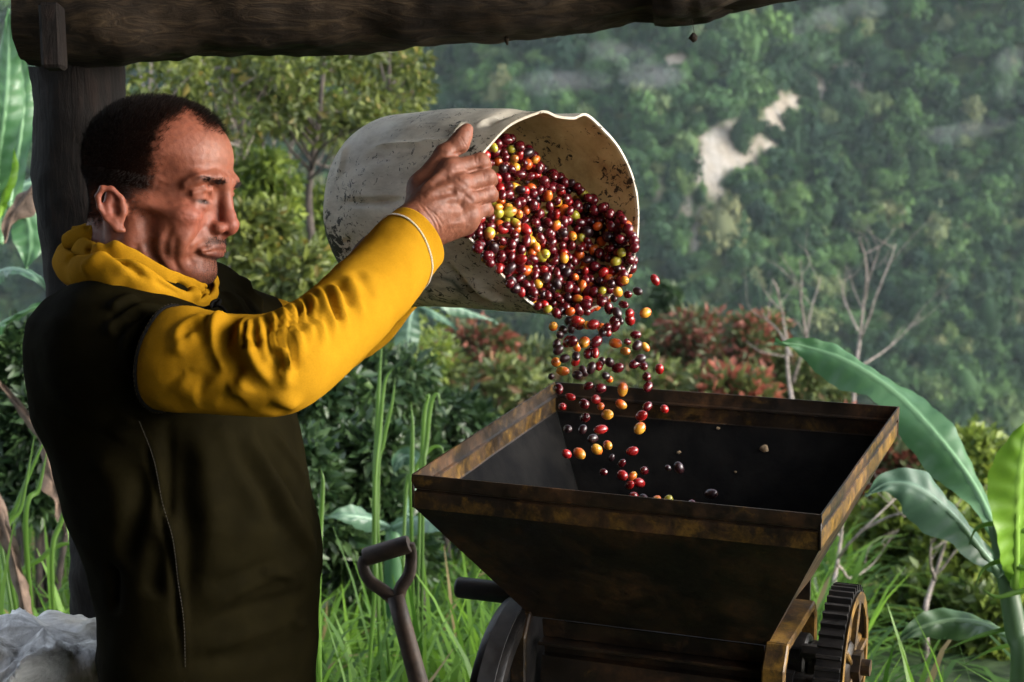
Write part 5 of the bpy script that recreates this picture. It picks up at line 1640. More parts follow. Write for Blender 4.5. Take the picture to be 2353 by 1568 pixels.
ROLLS = [
    # lower long roll from the nape along the near side to the throat
    ([(172, 560, 2.30), (150, 605, 2.21), (185, 628, 2.13), (245, 622, 2.09), (305, 640, 2.085), (360, 668, 2.095), (415, 690, 2.12), (462, 694, 2.16), (488, 668, 2.20), (480, 640, 2.25)], [.018, .024, .026, .026, .024, .020, .017, .015, .013, .012], [.8, .75, .62, .55, .5, .55, .6, .7, .8, .8], 3),
    # upper roll, nearer the neck
    ([(205, 535, 2.29), (185, 575, 2.21), (215, 590, 2.15), (262, 588, 2.13), (316, 606, 2.13), (378, 638, 2.14), (434, 660, 2.165), (472, 668, 2.19)], [.016, .022, .024, .021, .018, .016, .014, .012], [.8, .7, .55, .5, .5, .55, .6, .7], 8),
    # pinched crest of the hood behind the neck
    ([(150, 556, 2.20), (180, 545, 2.185), (215, 540, 2.18), (243, 532, 2.19)], [.012, .017, .018, .013], [.6, .5, .5, .6], 5),
    ([(168, 534, 2.24), (198, 528, 2.225), (238, 522, 2.22)], [.010, .012, .010], [.5, .5, .5], 9),
    # far side
    ([(235, 540, 2.30), (300, 560, 2.34), (390, 600, 2.34), (455, 632, 2.29), (490, 660, 2.22)], [.024, .024, .022, .018, .013], [.7, .7, .7, .7, .8], 6)]
for pts, rad, fl, sd in ROLLS:
    v, q, nn = roll(pts, rad, fl, sd)
    hood_v.append(v); hood_q.append(q + nn_); nn_ += len(v)
HVv = np.vstack(hood_v); HQ = np.vstack(hood_q); hnn = vert_normals(HVv, HQ)
cc_ = P(320, 610, 2.2)
nears = ((HVv - CAM) * hnn).sum(1)
for pts, amp, w in (
        ([(150, 1240), (200, 1150), (290, 1120), (390, 1125), (470, 1150)], -.006, .005), ([(250, 1270), (330, 1200), (430, 1190)], .004, .008), ([(420, 1130), (500, 1170), (600, 1240), (700, 1320)], -.004, .004), ([(520, 1210), (530, 1270), (560, 1310)], -.006, .004), ([(600, 1290), (640, 1320)], -.004, .004), ([(250, 970), (290, 1000), (320, 970)], -.005, .004), ([(330, 1090), (380, 1060), (440, 1100)], -.005, .006),
        ([(1010, 1340), (1030, 1390), (1020, 1430)], -.006, .004), ([(1060, 1320), (1080, 1370), (1085, 1420)], -.005, .004), ([(940, 1380), (980, 1400), (1010, 1430)], .004, .005), ([(700, 1310), (800, 1370), (900, 1410)], -.002, .003), ([(860, 1340), (920, 1370), (960, 1370)], -.003, .004)):
    ln = spline(onto(HVv, hnn, [zh(*q) for q in pts], need_front=False), 12)
    crease(HVv, hnn, ln, amp * 1.9, w)
hood = build('hood', HVv, HQ, m_yellow2, person)
# draw cord at the throat
mb = MB()
mb.tube(spline(PP([(405, 698, 2.105), (440, 706, 2.10), (470, 708, 2.11), (492, 700, 2.125)]), 24), .0016, 8)
mb.tube(spline(PP([(492, 700, 2.125), (512, 708, 2.115), (524, 730, 2.11), (530, 770, 2.115), (528, 800, 2.12)]), 24), .0018, 8)
mb.tube(spline(PP([(480, 706, 2.12), (500, 700, 2.11), (505, 690, 2.12), (490, 694, 2.115), (484, 706, 2.105)]), 24), .0022, 8)
mb.build('draw_cord', m_cord, hood, smooth=True)

# ---- trousers and boots below the hem
def trousers_fn(p):
    d = ell(p - pel, (0, 0, 0), (.132, .132, .13))
    for s_ in (-1, 1):
        hp = pel + BLF * .085 * s_; ft = foot(s_); kn = (hp + ft) / 2 + BF * .02
        d = smin(d, chain(p, [hp, kn, ft + np.array([0, 0, .07])], [.080, .078, .066], .03), .025)
    return d
tp = np.array([pel, foot(1), foot(-1)])
tv, tq, tn = sdf_mesh(trousers_fn, tp.min(0) - .2, tp.max(0) + .2, .008)
tv = tv + tn * (fbm(tv * np.array([1, 1, 1.8]), 12, 3, 4) * .006)[:, None]
build('trousers', tv, tq, m_navy, person)
for s_ in (-1, 1):
    ft = foot(s_)
    def boot_fn(p, ft=ft):
        d = chain(p, [ft + np.array([0, 0, .17]), ft + np.array([0, 0, .06]), ft + BF * .09 + np.array([0, 0, .04]), ft + BF * .17 + np.array([0, 0, .036])], [.052, .05, .044, .036], .03)
        return smax(d, -(p[:, 2] - .002), .004)
    v, q, n_ = sdf_mesh(boot_fn, ft - np.array([.25, .25, .03]), ft + np.array([.25, .25, .26]), .006)
    build('boot', v, q, m_rubber, person)
# ------------------------------------------------------------------ the open shed: post, beam, plus an added roof and board walls for shade
def wood_mat(name, c1, c2, c3, axis=(1, 1, 1), rough=.85):
    m = bpy.data.materials.new(name)
    nt, b = nodes_of(m)
    g = noise(nt, 26, 6, .65, coords(nt, axis), 1.2)
    col = ramp(nt, g, [(.25, c1), (.5, c2), (.75, c3)])
    pat = ramp(nt, noise(nt, 6, 4, .6), [(.4, (.35, .33, .3)), (.65, (1.1, 1.05, 1.0))])
    col = mixc(nt, 1.0, col, pat, 'MULTIPLY')
    pale = ramp(nt, noise(nt, 11, 5, .7), [(.66, (0, 0, 0)), (.74, (.7, .7, .7))])
    col = mixc(nt, pale, col, tuple(min(1, c * 1.4) for c in c3))
    setin(nt, b, Base_Color=col, Roughness=rough, Specular_IOR_Level=.2)
    bump(nt, b, g, .6, .006)
    bump(nt, b, noise(nt, 120, 4, .7), .3, .002)
    return m
m_beam = wood_mat('hewn_beam_wood', (.006, .0045, .003), (.026, .018, .011), (.075, .054, .031), (.5, 3, 3))
m_post = wood_mat('old_post_wood', (.0022, .0016, .0014), (.006, .0042, .0036), (.020, .013, .011), (3, 3, .35))
m_added_plank = wood_mat('added_plank_wood', (.008, .006, .005), (.02, .015, .011), (.045, .034, .025), (3, 3, .4))
m_tin = simple_mat('unseen_roof_tin', (.03, .022, .016), (.09, .055, .035), 3, .8, .3, 40, .003)

shed = empty('open_shed', (*P(230, 1568, 2.7)[:2], 0), 'open shed with a dark round post and a rough hewn beam overhead', 'shed')
def log(name, pts, rad, seed, mat, seg=56, n_=260, square=.0, amp=.008, parent=shed, up0=None, fl=None):
    pr = np.array(pts, float)
    st = np.concatenate([pr, np.array(rad)[:, None]], 1)
    s_ = spline(st, n_); c = s_[:, :3]
    t, nn, b_ = frames(c, up0)
    a_ = np.linspace(0, 2 * math.pi, seg, endpoint=False)
    sq = 1 / np.maximum(np.abs(np.cos(a_)), np.abs(np.sin(a_)))
    rr = (1 - square) + square * np.minimum(sq, 1.22)
    v = c[:, None] + (nn[:, None] * (np.cos(a_) * rr)[None, :, None] + b_[:, None] * (np.sin(a_) * rr)[None, :, None]) * s_[:, 3][:, None, None]
    out = norm(v - c[:, None])
    v = v + out * (-np.abs(fbm(v * np.array([.35, 1, 1.0]) if square else v * np.array([1, 1, .35]), 22, 2, seed + 9)) * amp * .8 + fbm(v, 9, 3, seed) * amp * 1.3 + fbm(v, 40, 2, seed + 4) * amp * .35)[..., None]
    v = v.reshape(-1, 3)
    f = [[k * seg + i, k * seg + (i + 1) % seg, (k + 1) * seg + (i + 1) % seg, (k + 1) * seg + i] for k in range(n_ - 1) for i in range(seg)]
    f += [list(range(seg))[::-1], [(n_ - 1) * seg + i for i in range(seg)]]
    o = build(name, v, f, mat, parent); o.data.set_sharp_from_angle(angle=R(55))
    return o
hb_ = .088
def bm_(px, py, d, r_): return P(px, py, d) + UP * r_
beam_pts = [bm_(68, 162, 2.52, .088), bm_(330, 158, 2.51, .088), bm_(650, 130, 2.50, .086), bm_(1000, 102, 2.48, .082), bm_(1300, 80, 2.47, .078), bm_(1500, 52, 2.46, .072), bm_(1700, 26, 2.45, .066), bm_(1860, -14, 2.45, .06), bm_(2100, -70, 2.44, .058)]
log('beam', beam_pts, [.086, .086, .084, .08, .076, .07, .062, .056, .054], 3, m_beam, square=.55, amp=.007, up0=UP)
# bark still clinging to the beam
bk = log('bark_patch', [bm_(1500, 47, 2.455, .072), bm_(1590, 40, 2.45, .070), bm_(1690, 22, 2.45, .066)], [.074, .077, .070], 17, m_beam, square=.5, amp=.012, n_=50, up0=UP)
log('post', [P(170, 150, 2.57), P(204, 600, 2.61), P(258, 1200, 2.68), P(292, 1568, 2.74), np.array([P(292, 1568, 2.74)[0] + .10, P(292, 1568, 2.74)[1] + .03, -.02])], [.066, .064, .062, .060, .062], 7, m_post, amp=.005)
mb = MB(); mb.box(P(122, 85, 2.405), RT * .0135, FW * .018, UP * .042 + RT * -.002, .004); mb.build('post_tongue', m_post, shed)
# splinter and chip hanging from the beam
mb = MB(); mb.tube([P(1165, 84, 2.47), P(1164, 96, 2.47), P(1166, 104, 2.47)], [.003, .0026, .001], 6); mb.build('splinter', m_beam, shed, smooth=True)
mb = MB(); mb.tube(spline(PP([(1590, 40, 2.45), (1593, 62, 2.45), (1596, 80, 2.45)]), 8), .0004, 5); mb.tube(PP([(1594, 76, 2.45), (1592, 86, 2.45), (1597, 96, 2.45)]), [.002, .0065, .003], 7); mb.build('hanging_chip', m_beam, shed, smooth=True)
# unseen roof sheets and board walls behind and left, added to cut sky light
RX0, RX1 = -1.25, 1.35
def shade_roof_z(x, y): return 1.93 + .10 * (2.62 - y) + .24 * np.clip(x + .6, 0, None)
n_s = 4
SHADE_ROOFS = [(RX0 + (RX1 - RX0) * k / n_s - (.03 if k else 0), RX0 + (RX1 - RX0) * (k + 1) / n_s, 2.75) for k in range(n_s)]
for k, (x0, x1, y1) in enumerate(SHADE_ROOFS):  # unseen roof, shaped to shade the man and hopper
    xs_ = np.linspace(x0, x1, 40); ys_ = np.linspace(-1.9, y1, 12)
    X, Y = np.meshgrid(xs_, ys_); Z = shade_roof_z(X, Y) + .012 * np.sin(X * 2 * math.pi / .076) + .004 * (k % 2)
    top = np.stack([X, Y, Z], -1).reshape(-1, 3)
    i = np.arange(40 * 12).reshape(12, 40)
    f = np.stack([i[:-1, :-1], i[:-1, 1:], i[1:, 1:], i[1:, :-1]], -1).reshape(-1, 4)
    build('unseen_roof_sheet', np.vstack([top, top - np.array([0, 0, .002])]), np.vstack([f, f[:, ::-1] + 480]), m_tin, shed)
for k in range(20):  # added boards out of view, keep the man's back dark
    y0 = -1.9 + k * .2
    mb = MB(); mb.box((-1.18, y0 + .1, 1.30), (.012, 0, 0), (0, .098, 0), (0, 0, 1.30), .003); mb.build('added_shade_plank', m_added_plank, shed)
for k in range(14):  # added boards behind the camera, block light from that side
    x0 = -1.15 + k * .2
    mb = MB(); mb.box((x0 + .1, -1.92, 1.32), (.098, 0, 0), (0, .012, 0), (0, 0, 1.32), .003); mb.build('added_shade_plank', m_added_plank, shed)

# ------------------------------------------------------------------ shovel with a D-shaped grip
m_shovel = simple_mat('rusted_shovel', (.014, .009, .0065), (.052, .031, .021), 40, .6, .4, 150, .001, spec=.4)
sd = 2.70
s_neck = P(908, 1368, sd); s_dir = norm(P(962, 1568, sd + .02) - s_neck)
s_len = s_neck[2] / -s_dir[2]
s_foot = s_neck + s_dir * (s_len - .03)
shovel = empty('shovel', (s_foot[0], s_foot[1], 0), 'rusty shovel with a D-shaped grip standing between the man and the pulper', 'shovel')
mb = MB(); mb.tube(spline([s_neck, (s_neck + s_foot) / 2, s_neck + s_dir * (s_len - .30)], 20), [.0125 + .0045 * min(1, k / 8.) for k in range(20)], 18); mb.build('shaft', m_shovel, shovel, smooth=True)
ga, gb = P(838, 1281, sd), P(940, 1250, sd - .01)
mb = MB(); ax_ = norm(gb - ga); mb.tube([ga - ax_ * .001, ga, ga + ax_ * .004, gb - ax_ * .004, gb, gb + ax_ * .001], [.009, .0125, .0135, .0135, .0125, .009], 20); mb.build('grip', m_shovel, shovel, auto=45)
for e_, mids in ((ga, [(835, 1305), (850, 1335), (880, 1357)]), (gb, [(945, 1280), (940, 1320), (922, 1350)])):
    mb = MB(); mb.tube(spline(np.vstack([[e_], PP([(x, y, sd) for x, y in mids]), [s_neck + s_dir * .01]]), 22), [.0085 + .002 * k / 21 for k in range(22)], 10, flat=.55, up0=FW); mb.build('yoke', m_shovel, shovel, smooth=True)
bx_ = norm(np.cross(s_dir, FW)); bn_ = np.cross(bx_, s_dir)
prof_ = []
for u in np.linspace(0, 1, 12):
    w = .105 * (1 - .55 * max(0, (u - .55) / .45) ** 2) * (.86 + .14 * min(1, u * 5))
    prof_.append([s_neck + s_dir * (s_len - .30 + .30 * u) + bx_ * w * t + bn_ * (.028 * t * t) for t in np.linspace(-1, 1, 9)])
pv_ = np.array(prof_); i = np.arange(108).reshape(12, 9)
f = np.stack([i[:-1, :-1], i[:-1, 1:], i[1:, 1:], i[1:, :-1]], -1).reshape(-1, 4)
build('blade', np.vstack([pv_.reshape(-1, 3), pv_.reshape(-1, 3) + bn_ * .002]), np.vstack([f, f[:, ::-1] + 108]), m_shovel, shovel)

# ------------------------------------------------------------------ the white sack
m_sack = bpy.data.materials.new('dirty_woven_sack')
nt, b = nodes_of(m_sack)
base = ramp(nt, noise(nt, 14, 6, .7, None, .8), [(.30, (.16, .15, .13)), (.44, (.50, .49, .47)), (.58, (.82, .81, .79))])
yl = ramp(nt, noise(nt, 6, 3, .6), [(.56, (0, 0, 0)), (.7, (.6, .6, .6))])
base = mixc(nt, yl, base, (.34, .29, .16))
setin(nt, b, Base_Color=base, Roughness=.55, Specular_IOR_Level=.35)
bump(nt, b, noise(nt, 40, 4, .65, None, 1.5), .7, .006)
wv = N(nt, 'ShaderNodeTexWave', Scale=160.0, Distortion=1.0); nt.links.new(coords(nt), wv.inputs['Vector']); bump(nt, b, wv.outputs['Fac'], .15, .0008)
sc_ = P(105, 1568, 2.42); gx_, gy_ = sc_[0], sc_[1]
top_z = P(110, 1448, 2.42)[2]
sk = []
NSK, NSR = 130, 160
for k, u in enumerate(np.linspace(0, 1, NSK)):
    z = top_z * math.sin(u * math.pi / 2) ** .9 if u < 1 else top_z
    rr = (.17 + .03 * math.sin(u * 3.0)) * (1 - u ** 7) ** .5 + .0005
    for a_ in np.linspace(0, 2 * math.pi, NSR, endpoint=False):
        sk.append((gx_ + rr * 1.05 * math.cos(a_), gy_ + rr * .9 * math.sin(a_), top_z * (u if u < .85 else .85 + .15 * math.sin((u - .85) / .15 * math.pi / 2))))
sk = np.array(sk); i = np.arange(NSK * NSR).reshape(NSK, NSR)
f = np.stack([i[:-1], np.roll(i[:-1], -1, 1), np.roll(i[1:], -1, 1), i[1:]], -1).reshape(-1, 4)
nn = vert_normals(sk, f)
wp = np.stack([fbm(sk, 8, 2, 31), fbm(sk, 8, 2, 47), fbm(sk, 8, 2, 63)], 1) * .05
rid = 1 - np.sqrt(fbm(sk + wp, 10, 3, 5) ** 2 + .006); rid2 = 1 - np.sqrt(fbm(sk + wp, 27, 3, 8) ** 2 + .008)
sk = sk + nn * (.045 * (rid - .6) + .018 * (rid2 - .6))[:, None] * np.clip(sk[:, 2:3] / .1, 0, 1)
sack = build('sack', sk, f, m_sack)
tag(sack, 'crumpled dirty white sack standing behind the man by the post', 'sack')
# ------------------------------------------------------------------ plants
m_leaf_tree = leaf_mat('olive_tree_leaves', (.040, .062, .016), (.17, .20, .04), .5, .35, scale=1.6, tint=((.19, .15, .03), .93))
m_leaf_coffee = leaf_mat('coffee_leaves', (.012, .034, .013), (.055, .10, .032), .42, .22, scale=2.2, spec=.4)
m_leaf_scrub = leaf_mat('scrub_leaves', (.045, .072, .022), (.15, .18, .05), .55, .25, scale=.9, tint=((.17, .10, .05), .9))
m_leaf_red = leaf_mat('bronze_leaves', (.05, .07, .022), (.13, .14, .045), .55, .25, scale=1.0, tint=((.25, .075, .05), .6))
m_leaf_lime = leaf_mat('lime_leaves', (.045, .085, .018), (.21, .27, .045), .45, .4, scale=1.5)
m_grass = leaf_mat('grass_blades', (.030, .085, .012), (.15, .29, .035), .42, .45, scale=1.6, tint=((.26, .20, .10), .955), spec=.25)
m_cane = leaf_mat('cane_blades', (.045, .12, .018), (.12, .23, .035), .4, .42, scale=2)
m_bark = simple_mat('grey_bark', (.06, .05, .042), (.20, .17, .145), 30, .9, .5, 80, .004)
m_twig = simple_mat('pale_bare_twigs', (.10, .085, .07), (.26, .22, .19), 30, .9, .3, 80, .004)
m_darkbark = simple_mat('dark_bark', (.018, .014, .011), (.055, .043, .034), 30, .9, .5, 80, .004)

def leaves(pos, out, length, rng, width=.42, fold=.25, droop=.25, jit=.7):
    """Four-cornered folded leaves: one row per leaf."""
    n_ = len(pos)
    d = norm(out + rng.normal(size=(n_, 3)) * jit + np.array([0, 0, -droop]))
    nrm = norm(np.cross(d, rng.normal(size=(n_, 3)))); nrm = norm(nrm + np.array([0, 0, .7])); nrm = norm(nrm - d * (nrm * d).sum(1, keepdims=True))
    s_ = np.cross(d, nrm)
    l_ = (length * (.65 + .7 * rng.random(n_)))[:, None]
    mid = pos + d * l_ * .45
    lf = mid + s_ * l_ * width * .5 + nrm * l_ * fold * .35; rt_ = mid - s_ * l_ * width * .5 + nrm * l_ * fold * .35
    tip_ = pos + d * l_ - nrm * l_ * .12
    v = np.stack([pos, lf, tip_, rt_], 1).reshape(-1, 3)
    o_ = np.arange(n_)[:, None] * 4
    f = np.stack([np.concatenate([o_ + 0, o_ + 1, o_ + 2], 1), np.concatenate([o_ + 0, o_ + 2, o_ + 3], 1)], 1).reshape(-1, 3)
    return v, f

def clump(cs, rs, n_each, length, rng, **kw):
    """Leaves over the outsides of several uneven lumps."""
    ps, os_ = [], []
    for c, r_ in zip(cs, rs):
        d = norm(rng.normal(size=(n_each, 3)))
        rad = r_ * (.55 + .5 * rng.random(n_each)) * (1 + .35 * vnoise(d * 1.7 + c, 1.0, 3))
        ps.append(c + d * rad[:, None]); os_.append(d)
    return leaves(np.vstack(ps), np.vstack(os_), length, rng, **kw)

prng = np.random.default_rng(101)
def bush(name, label, cat, px, py, d, w_px, mat, n_l=2600, leaf=.05, lumps=16, group=None, stems=5, rnd=.34, bark=None, width=.42, squash=1.0):
    """A shrub standing on the slope; its top is seen at (px, py), w_px wide, d away."""
    top = P(px, py, d); g = float(ground_z(top[0], top[1]))
    root = empty(name, (top[0], top[1], g), label, cat, group)
    h = top[2] - g; r_ = w_px / FPX * d / 2
    cs, rs = [], []
    for k in range(lumps):
        a_ = prng.uniform(0, 6.28); q = math.sqrt(prng.random()); z = 1 - prng.random() ** 1.6 * min(1, 1.9 * r_ / h)
        env = math.sqrt(max(.06, 1 - ((z - .55) / .5) ** 2)) if z > .55 else 1
        rr = rnd * r_ * prng.uniform(.7, 1.25)
        cs.append(np.array([top[0] + math.cos(a_) * q * (r_ - rr * .6) * env, top[1] + math.sin(a_) * q * (r_ - rr * .6) * env, g + h * z * squash - rr])); rs.append(rr)
    v, f = clump(cs, rs, n_l // lumps, leaf, prng, width=width)
    build('foliage', v, f, mat, root, smooth=False)
    for k in range(stems):
        c = cs[k % len(cs)]
        b0 = np.array([top[0], top[1], g - .05]) + prng.normal(size=3) * np.array([.06, .06, 0])
        mid = (b0 + c) / 2 + prng.normal(size=3) * .06 * r_
        mb = MB(); mb.tube(spline([b0, mid, c], 12), np.linspace(.018, .006, 12) * max(1, r_), 6); mb.build('stem', bark or m_darkbark, root, smooth=True)
    return root

# ---- slender trees standing behind the man
def slim_tree(label, trunk_px, d, clumps, mat, n_each=150, leaf=.055, rad=.016, bark=None, group='slender trees behind the man'):
    tp_ = PP([(x, y, d + dd) for x, y, dd in trunk_px])
    g = float(ground_z(tp_[0][0], tp_[0][1]))
    base = np.array([tp_[0][0], tp_[0][1], g])
    root = empty('slender_tree', base, label, 'tree', group)
    path = spline(np.vstack([[base - np.array([0, 0, .05])], tp_]), 40)
    path = path + fbm(path, 3.0, 2, int(d * 10)).reshape(-1, 1) * np.array([[.02, .02, 0]])
    mb = MB(); mb.tube(path, np.linspace(rad * 1.25, rad * .45, 40), 10); tr = mb.build('trunk', bark or m_bark, root, smooth=True)
    cs, rs = [], []
    for x, y, w in clumps:
        c = P(x, y, d + prng.uniform(-.5, .6)); cs.append(c); rs.append(w / FPX * d)
        k = int(np.argmin(np.linalg.norm(path - (c - np.array([0, 0, .25])), axis=1)))
        a_ = path[k]
        mb = MB(); mb.tube(spline([a_, (a_ + c) / 2 + prng.normal(size=3) * .06, c], 10), np.linspace(rad * .45, rad * .12, 10), 6); mb.build('branch', bark or m_bark, root, smooth=True)
    v, f = clump(cs, rs, n_each, leaf, prng, jit=.9)
    build('crown', v, f, mat, root, smooth=False)
    return root
def scatter_c(n_, x0, x1, y0, y1, w0, w1):
    return [(prng.uniform(x0, x1), prng.uniform(y0, y1), prng.uniform(w0, w1)) for _ in range(n_)]
slim_tree('slender tree with a pale grey trunk just right of the man\'s head', [(528, 640, 0), (540, 520, 0), (548, 380, 0), (540, 250, 0), (548, 100, 0)], 8.6, scatter_c(16, 420, 690, 60, 300, 30, 62), m_leaf_tree, 95, rad=.021)
slim_tree('slender dark-trunked tree between the man and the bucket', [(712, 640, 0), (712, 480, 0), (722, 330, 0), (735, 200, 0), (742, 60, 0)], 9.0, scatter_c(18, 600, 880, 40, 300, 32, 66), m_leaf_tree, 95, rad=.019, bark=m_darkbark)
slim_tree('slender tree with a bushy top under the beam, above the bucket', [(850, 640, 0), (870, 430, 0), (890, 250, 0), (905, 110, 0)], 9.6, scatter_c(18, 790, 985, 110, 300, 30, 60), m_leaf_tree, 100, rad=.016, bark=m_darkbark)
slim_tree('thin sapling with a light crown above the man\'s forehead', [(640, 640, 0), (632, 430, 0), (642, 260, 0), (655, 140, 0)], 10.5, scatter_c(10, 570, 720, 90, 260, 24, 46), m_leaf_lime, 70, rad=.012)
slim_tree('thin sapling above the man\'s hair beside the post', [(330, 640, 0), (336, 400, 0), (340, 200, 0), (345, 80, 0)], 8.0, scatter_c(12, 285, 450, 100, 260, 26, 50), m_leaf_tree, 70, rad=.012)
slim_tree('thin twin-stemmed sapling behind the man\'s nose', [(470, 640, .4), (500, 430, .4), (560, 300, .4), (590, 150, .4)], 9.4, scatter_c(8, 520, 640, 330, 480, 22, 44), m_leaf_lime, 70, rad=.010)
for px, d, lab, y1 in ((590, 9.8, 'bare thin pole-like stem right of the man\'s brow', 90), (665, 10.2, 'thin leaning stem left of the bucket', 110), (770, 10.8, 'thin stem rising behind the top of the bucket', 90), (470, 9.9, 'thin stem above the man\'s hairline', 100)):
    slim_tree(lab, [(px, 640, 0), (px + prng.uniform(-14, 14), 460, 0), (px + prng.uniform(-18, 18), 280, 0), (px + prng.uniform(-24, 24), y1, 0)], d, scatter_c(5, px - 60, px + 60, 120, 330, 16, 34), m_leaf_lime, 45, rad=.011)
# leafy shrubs under the trees
for k, (px, py, d, w, mat, lab) in enumerate([
        (610, 330, 8.4, 200, m_leaf_lime, 'tall light-green shrub under the slender trees'), (590, 470, 7.6, 240, m_leaf_tree, 'olive leafy shrub beside the man\'s nose and mouth'), (760, 420, 9.2, 260, m_leaf_lime, 'light-green shrub half hidden by the left end of the bucket'),
        (680, 560, 7.2, 260, m_leaf_tree, 'olive shrub above the man\'s far shoulder'), (900, 520, 10.5, 300, m_leaf_lime, 'pale green shrub hidden behind the bucket'), (420, 200, 10.6, 300, m_leaf_tree, 'yellowish tall shrub over the man\'s head')]):
    bush('shrub', lab, 'shrub', px, py, d, w, mat, n_l=1900, leaf=.055, lumps=18, group='shrubs under the slender trees')
# dark coffee bushes lower down
for px, py, d, w, lab in ((740, 830, 5.6, 330, 'dark glossy coffee bush below the yellow sleeve'), (900, 800, 6.2, 330, 'dark coffee bush left of the hopper, behind tall grass'), (1010, 890, 6.8, 320, 'coffee bush beside the back left corner of the hopper'), (690, 1010, 5.0, 280, 'coffee bush with a few yellow leaves in front of the man\'s belly'), (850, 980, 5.2, 300, 'glossy coffee bush above the shovel'),
                          (40, 740, 5.4, 260, 'coffee bush behind the man\'s back'), (80, 900, 4.9, 260, 'low coffee bush left of the post'), (1120, 960, 7.4, 260, 'small coffee bush behind the left rim of the hopper')):
    bush('coffee_bush', lab, 'bush', px, py, d, w, m_leaf_coffee, n_l=4800, leaf=.048, lumps=24, group='coffee bushes around the shed', width=.46)
# scrub on the bank beyond
for px, py, d, w, mat, lab in ((1080, 742, 15, 330, m_leaf_red, 'reddish scrub below the bucket, left of the falling cherries'), (1260, 770, 16, 330, m_leaf_scrub, 'olive scrub right behind the falling cherries'), (1430, 745, 17, 330, m_leaf_scrub, 'olive scrub just right of the falling cherries'), (1600, 708, 16, 320, m_leaf_red, 'rust-red scrub above the back rim of the hopper'), (1730, 722, 15, 300, m_leaf_red, 'reddish scrub beside the bare twigs'), (1850, 800, 15, 280, m_leaf_scrub, 'olive scrub behind the long banana leaf'),
                               (1000, 780, 13, 260, m_leaf_scrub, 'scrub under the lower edge of the bucket'), (1180, 830, 12, 330, m_leaf_scrub, 'lower olive scrub over the left corner of the hopper'), (1350, 840, 12.5, 360, m_leaf_scrub, 'low scrub between the cherries and the hopper rim'), (1520, 830, 12, 340, m_leaf_scrub, 'low scrub behind the middle of the hopper\'s back rim'), (1690, 850, 11, 300, m_leaf_red, 'low bronze scrub over the hopper\'s back rim'), (1520, 655, 24, 150, m_leaf_coffee, 'small round dark tree on the bank beyond the scrub'), (1950, 960, 11, 260, m_leaf_red, 'bronze scrub under the long banana leaf'), (2110, 1010, 10, 260, m_leaf_red, 'reddish scrub between the two banana leaves')):
    bush('scrub_bush', lab, 'bush', px, py, d, w, mat, n_l=4200, leaf=.085, lumps=22, group='scrub on the bank beyond the shed', rnd=.3)
for px, py, d, w, lab in ((2230, 985, 8.5, 260, 'yellow-green hedge bush left of the bright upright leaf'), (2330, 1000, 9, 240, 'yellow-green bush at the right edge behind the banana plant'), (2080, 1130, 7.6, 280, 'dense yellow-green bush right of the gear wheel'), (2220, 1170, 7.2, 260, 'dense bush below the lower banana leaf'), (1980, 1200, 7.8, 240, 'dense green bush behind the gear wheel'), (2120, 1330, 6.4, 260, 'low dense bush to the right of the gear wheel'), (2290, 1360, 6.2, 240, 'low bush at the foot of the banana plant'), (1880, 1260, 8.4, 220, 'green bush showing behind the sloping right side of the hopper')):
    bush('hedge_bush', lab, 'bush', px, py, d, w, m_leaf_lime, n_l=3600, leaf=.055, lumps=26, group='dense bushes to the right', width=.6)

# ---- bare twiggy trees
def bare_tree(label, limbs, d, rad, mat=m_twig):
    p0 = PP([(x, y, d) for x, y in limbs[0]]); g = float(ground_z(p0[0][0], p0[0][1]))
    base = np.array([p0[0][0], p0[0][1], g])
    root = empty('bare_tree', base, label, 'tree', 'leafless trees on the bank')
    for k, l_ in enumerate(limbs):
        pp = PP([(x, y, d + .15 * math.sin(3 * k + j)) for j, (x, y) in enumerate(l_)])
        if k == 0: pp = np.vstack([[base], pp])
        n_ = 20; sp_ = spline(pp, n_); sp_ = sp_ + fbm(sp_, 4.0, 2, k).reshape(-1, 1) * np.array([[.025, .02, .01]])
        r0 = rad * (1.0 if k == 0 else .55)
        mb = MB(); mb.tube(sp_, np.linspace(r0, r0 * .22, n_), 7); mb.build('trunk' if k == 0 else 'limb', mat, root, smooth=True)
        for j in range(3 if k else 2):
            a_ = sp_[prng.integers(8, 19)]; e_ = a_ + (RT * prng.uniform(-1, 1) + UP * prng.uniform(.3, 1.0)) * .05 * d * prng.uniform(.3, .8)
            mb = MB(); mb.tube(spline([a_, (a_ + e_) / 2 + prng.normal(size=3) * .03, e_], 8), np.linspace(r0 * .3, r0 * .1, 8), 5); mb.build('twig', mat, root, smooth=True)
bare_tree('leafless tree with pale twigs above the hopper', [[(1820, 960), (1822, 880), (1808, 780), (1790, 690), (1776, 640)], [(1822, 880), (1845, 800), (1862, 720), (1880, 640)], [(1815, 820), (1780, 760), (1750, 720)], [(1850, 790), (1840, 690), (1830, 600)]], 11.5, .017)
bare_tree('leafless tree with spreading twigs against the mountain right of the bucket', [[(1960, 960), (1972, 800), (1985, 700), (1985, 600), (1975, 545)], [(1975, 780), (2010, 690), (2040, 620), (2060, 560)], [(1972, 760), (1940, 690), (1925, 620)], [(1985, 690), (2000, 630), (2015, 570)], [(1965, 850), (2040, 800), (2110, 730)]], 13.5, .017)
bare_tree('pale leafless shrub behind the right side of the hopper', [[(1905, 1380), (1912, 1300), (1925, 1220), (1940, 1130), (1960, 1060)], [(1915, 1290), (1970, 1230), (2020, 1180), (2060, 1140)], [(1925, 1230), (1900, 1180), (1890, 1140)], [(1985, 1215), (2060, 1185), (2120, 1190)], [(1918, 1300), (1950, 1330), (2000, 1300), (2040, 1240)]], 5.6, .009)
bare_tree('thin dry stick standing in the bushes right of the gear wheel', [[(2130, 1420), (2145, 1340), (2165, 1270), (2180, 1220)], [(2150, 1330), (2140, 1280), (2138, 1240)]], 6.0, .012, m_bark)

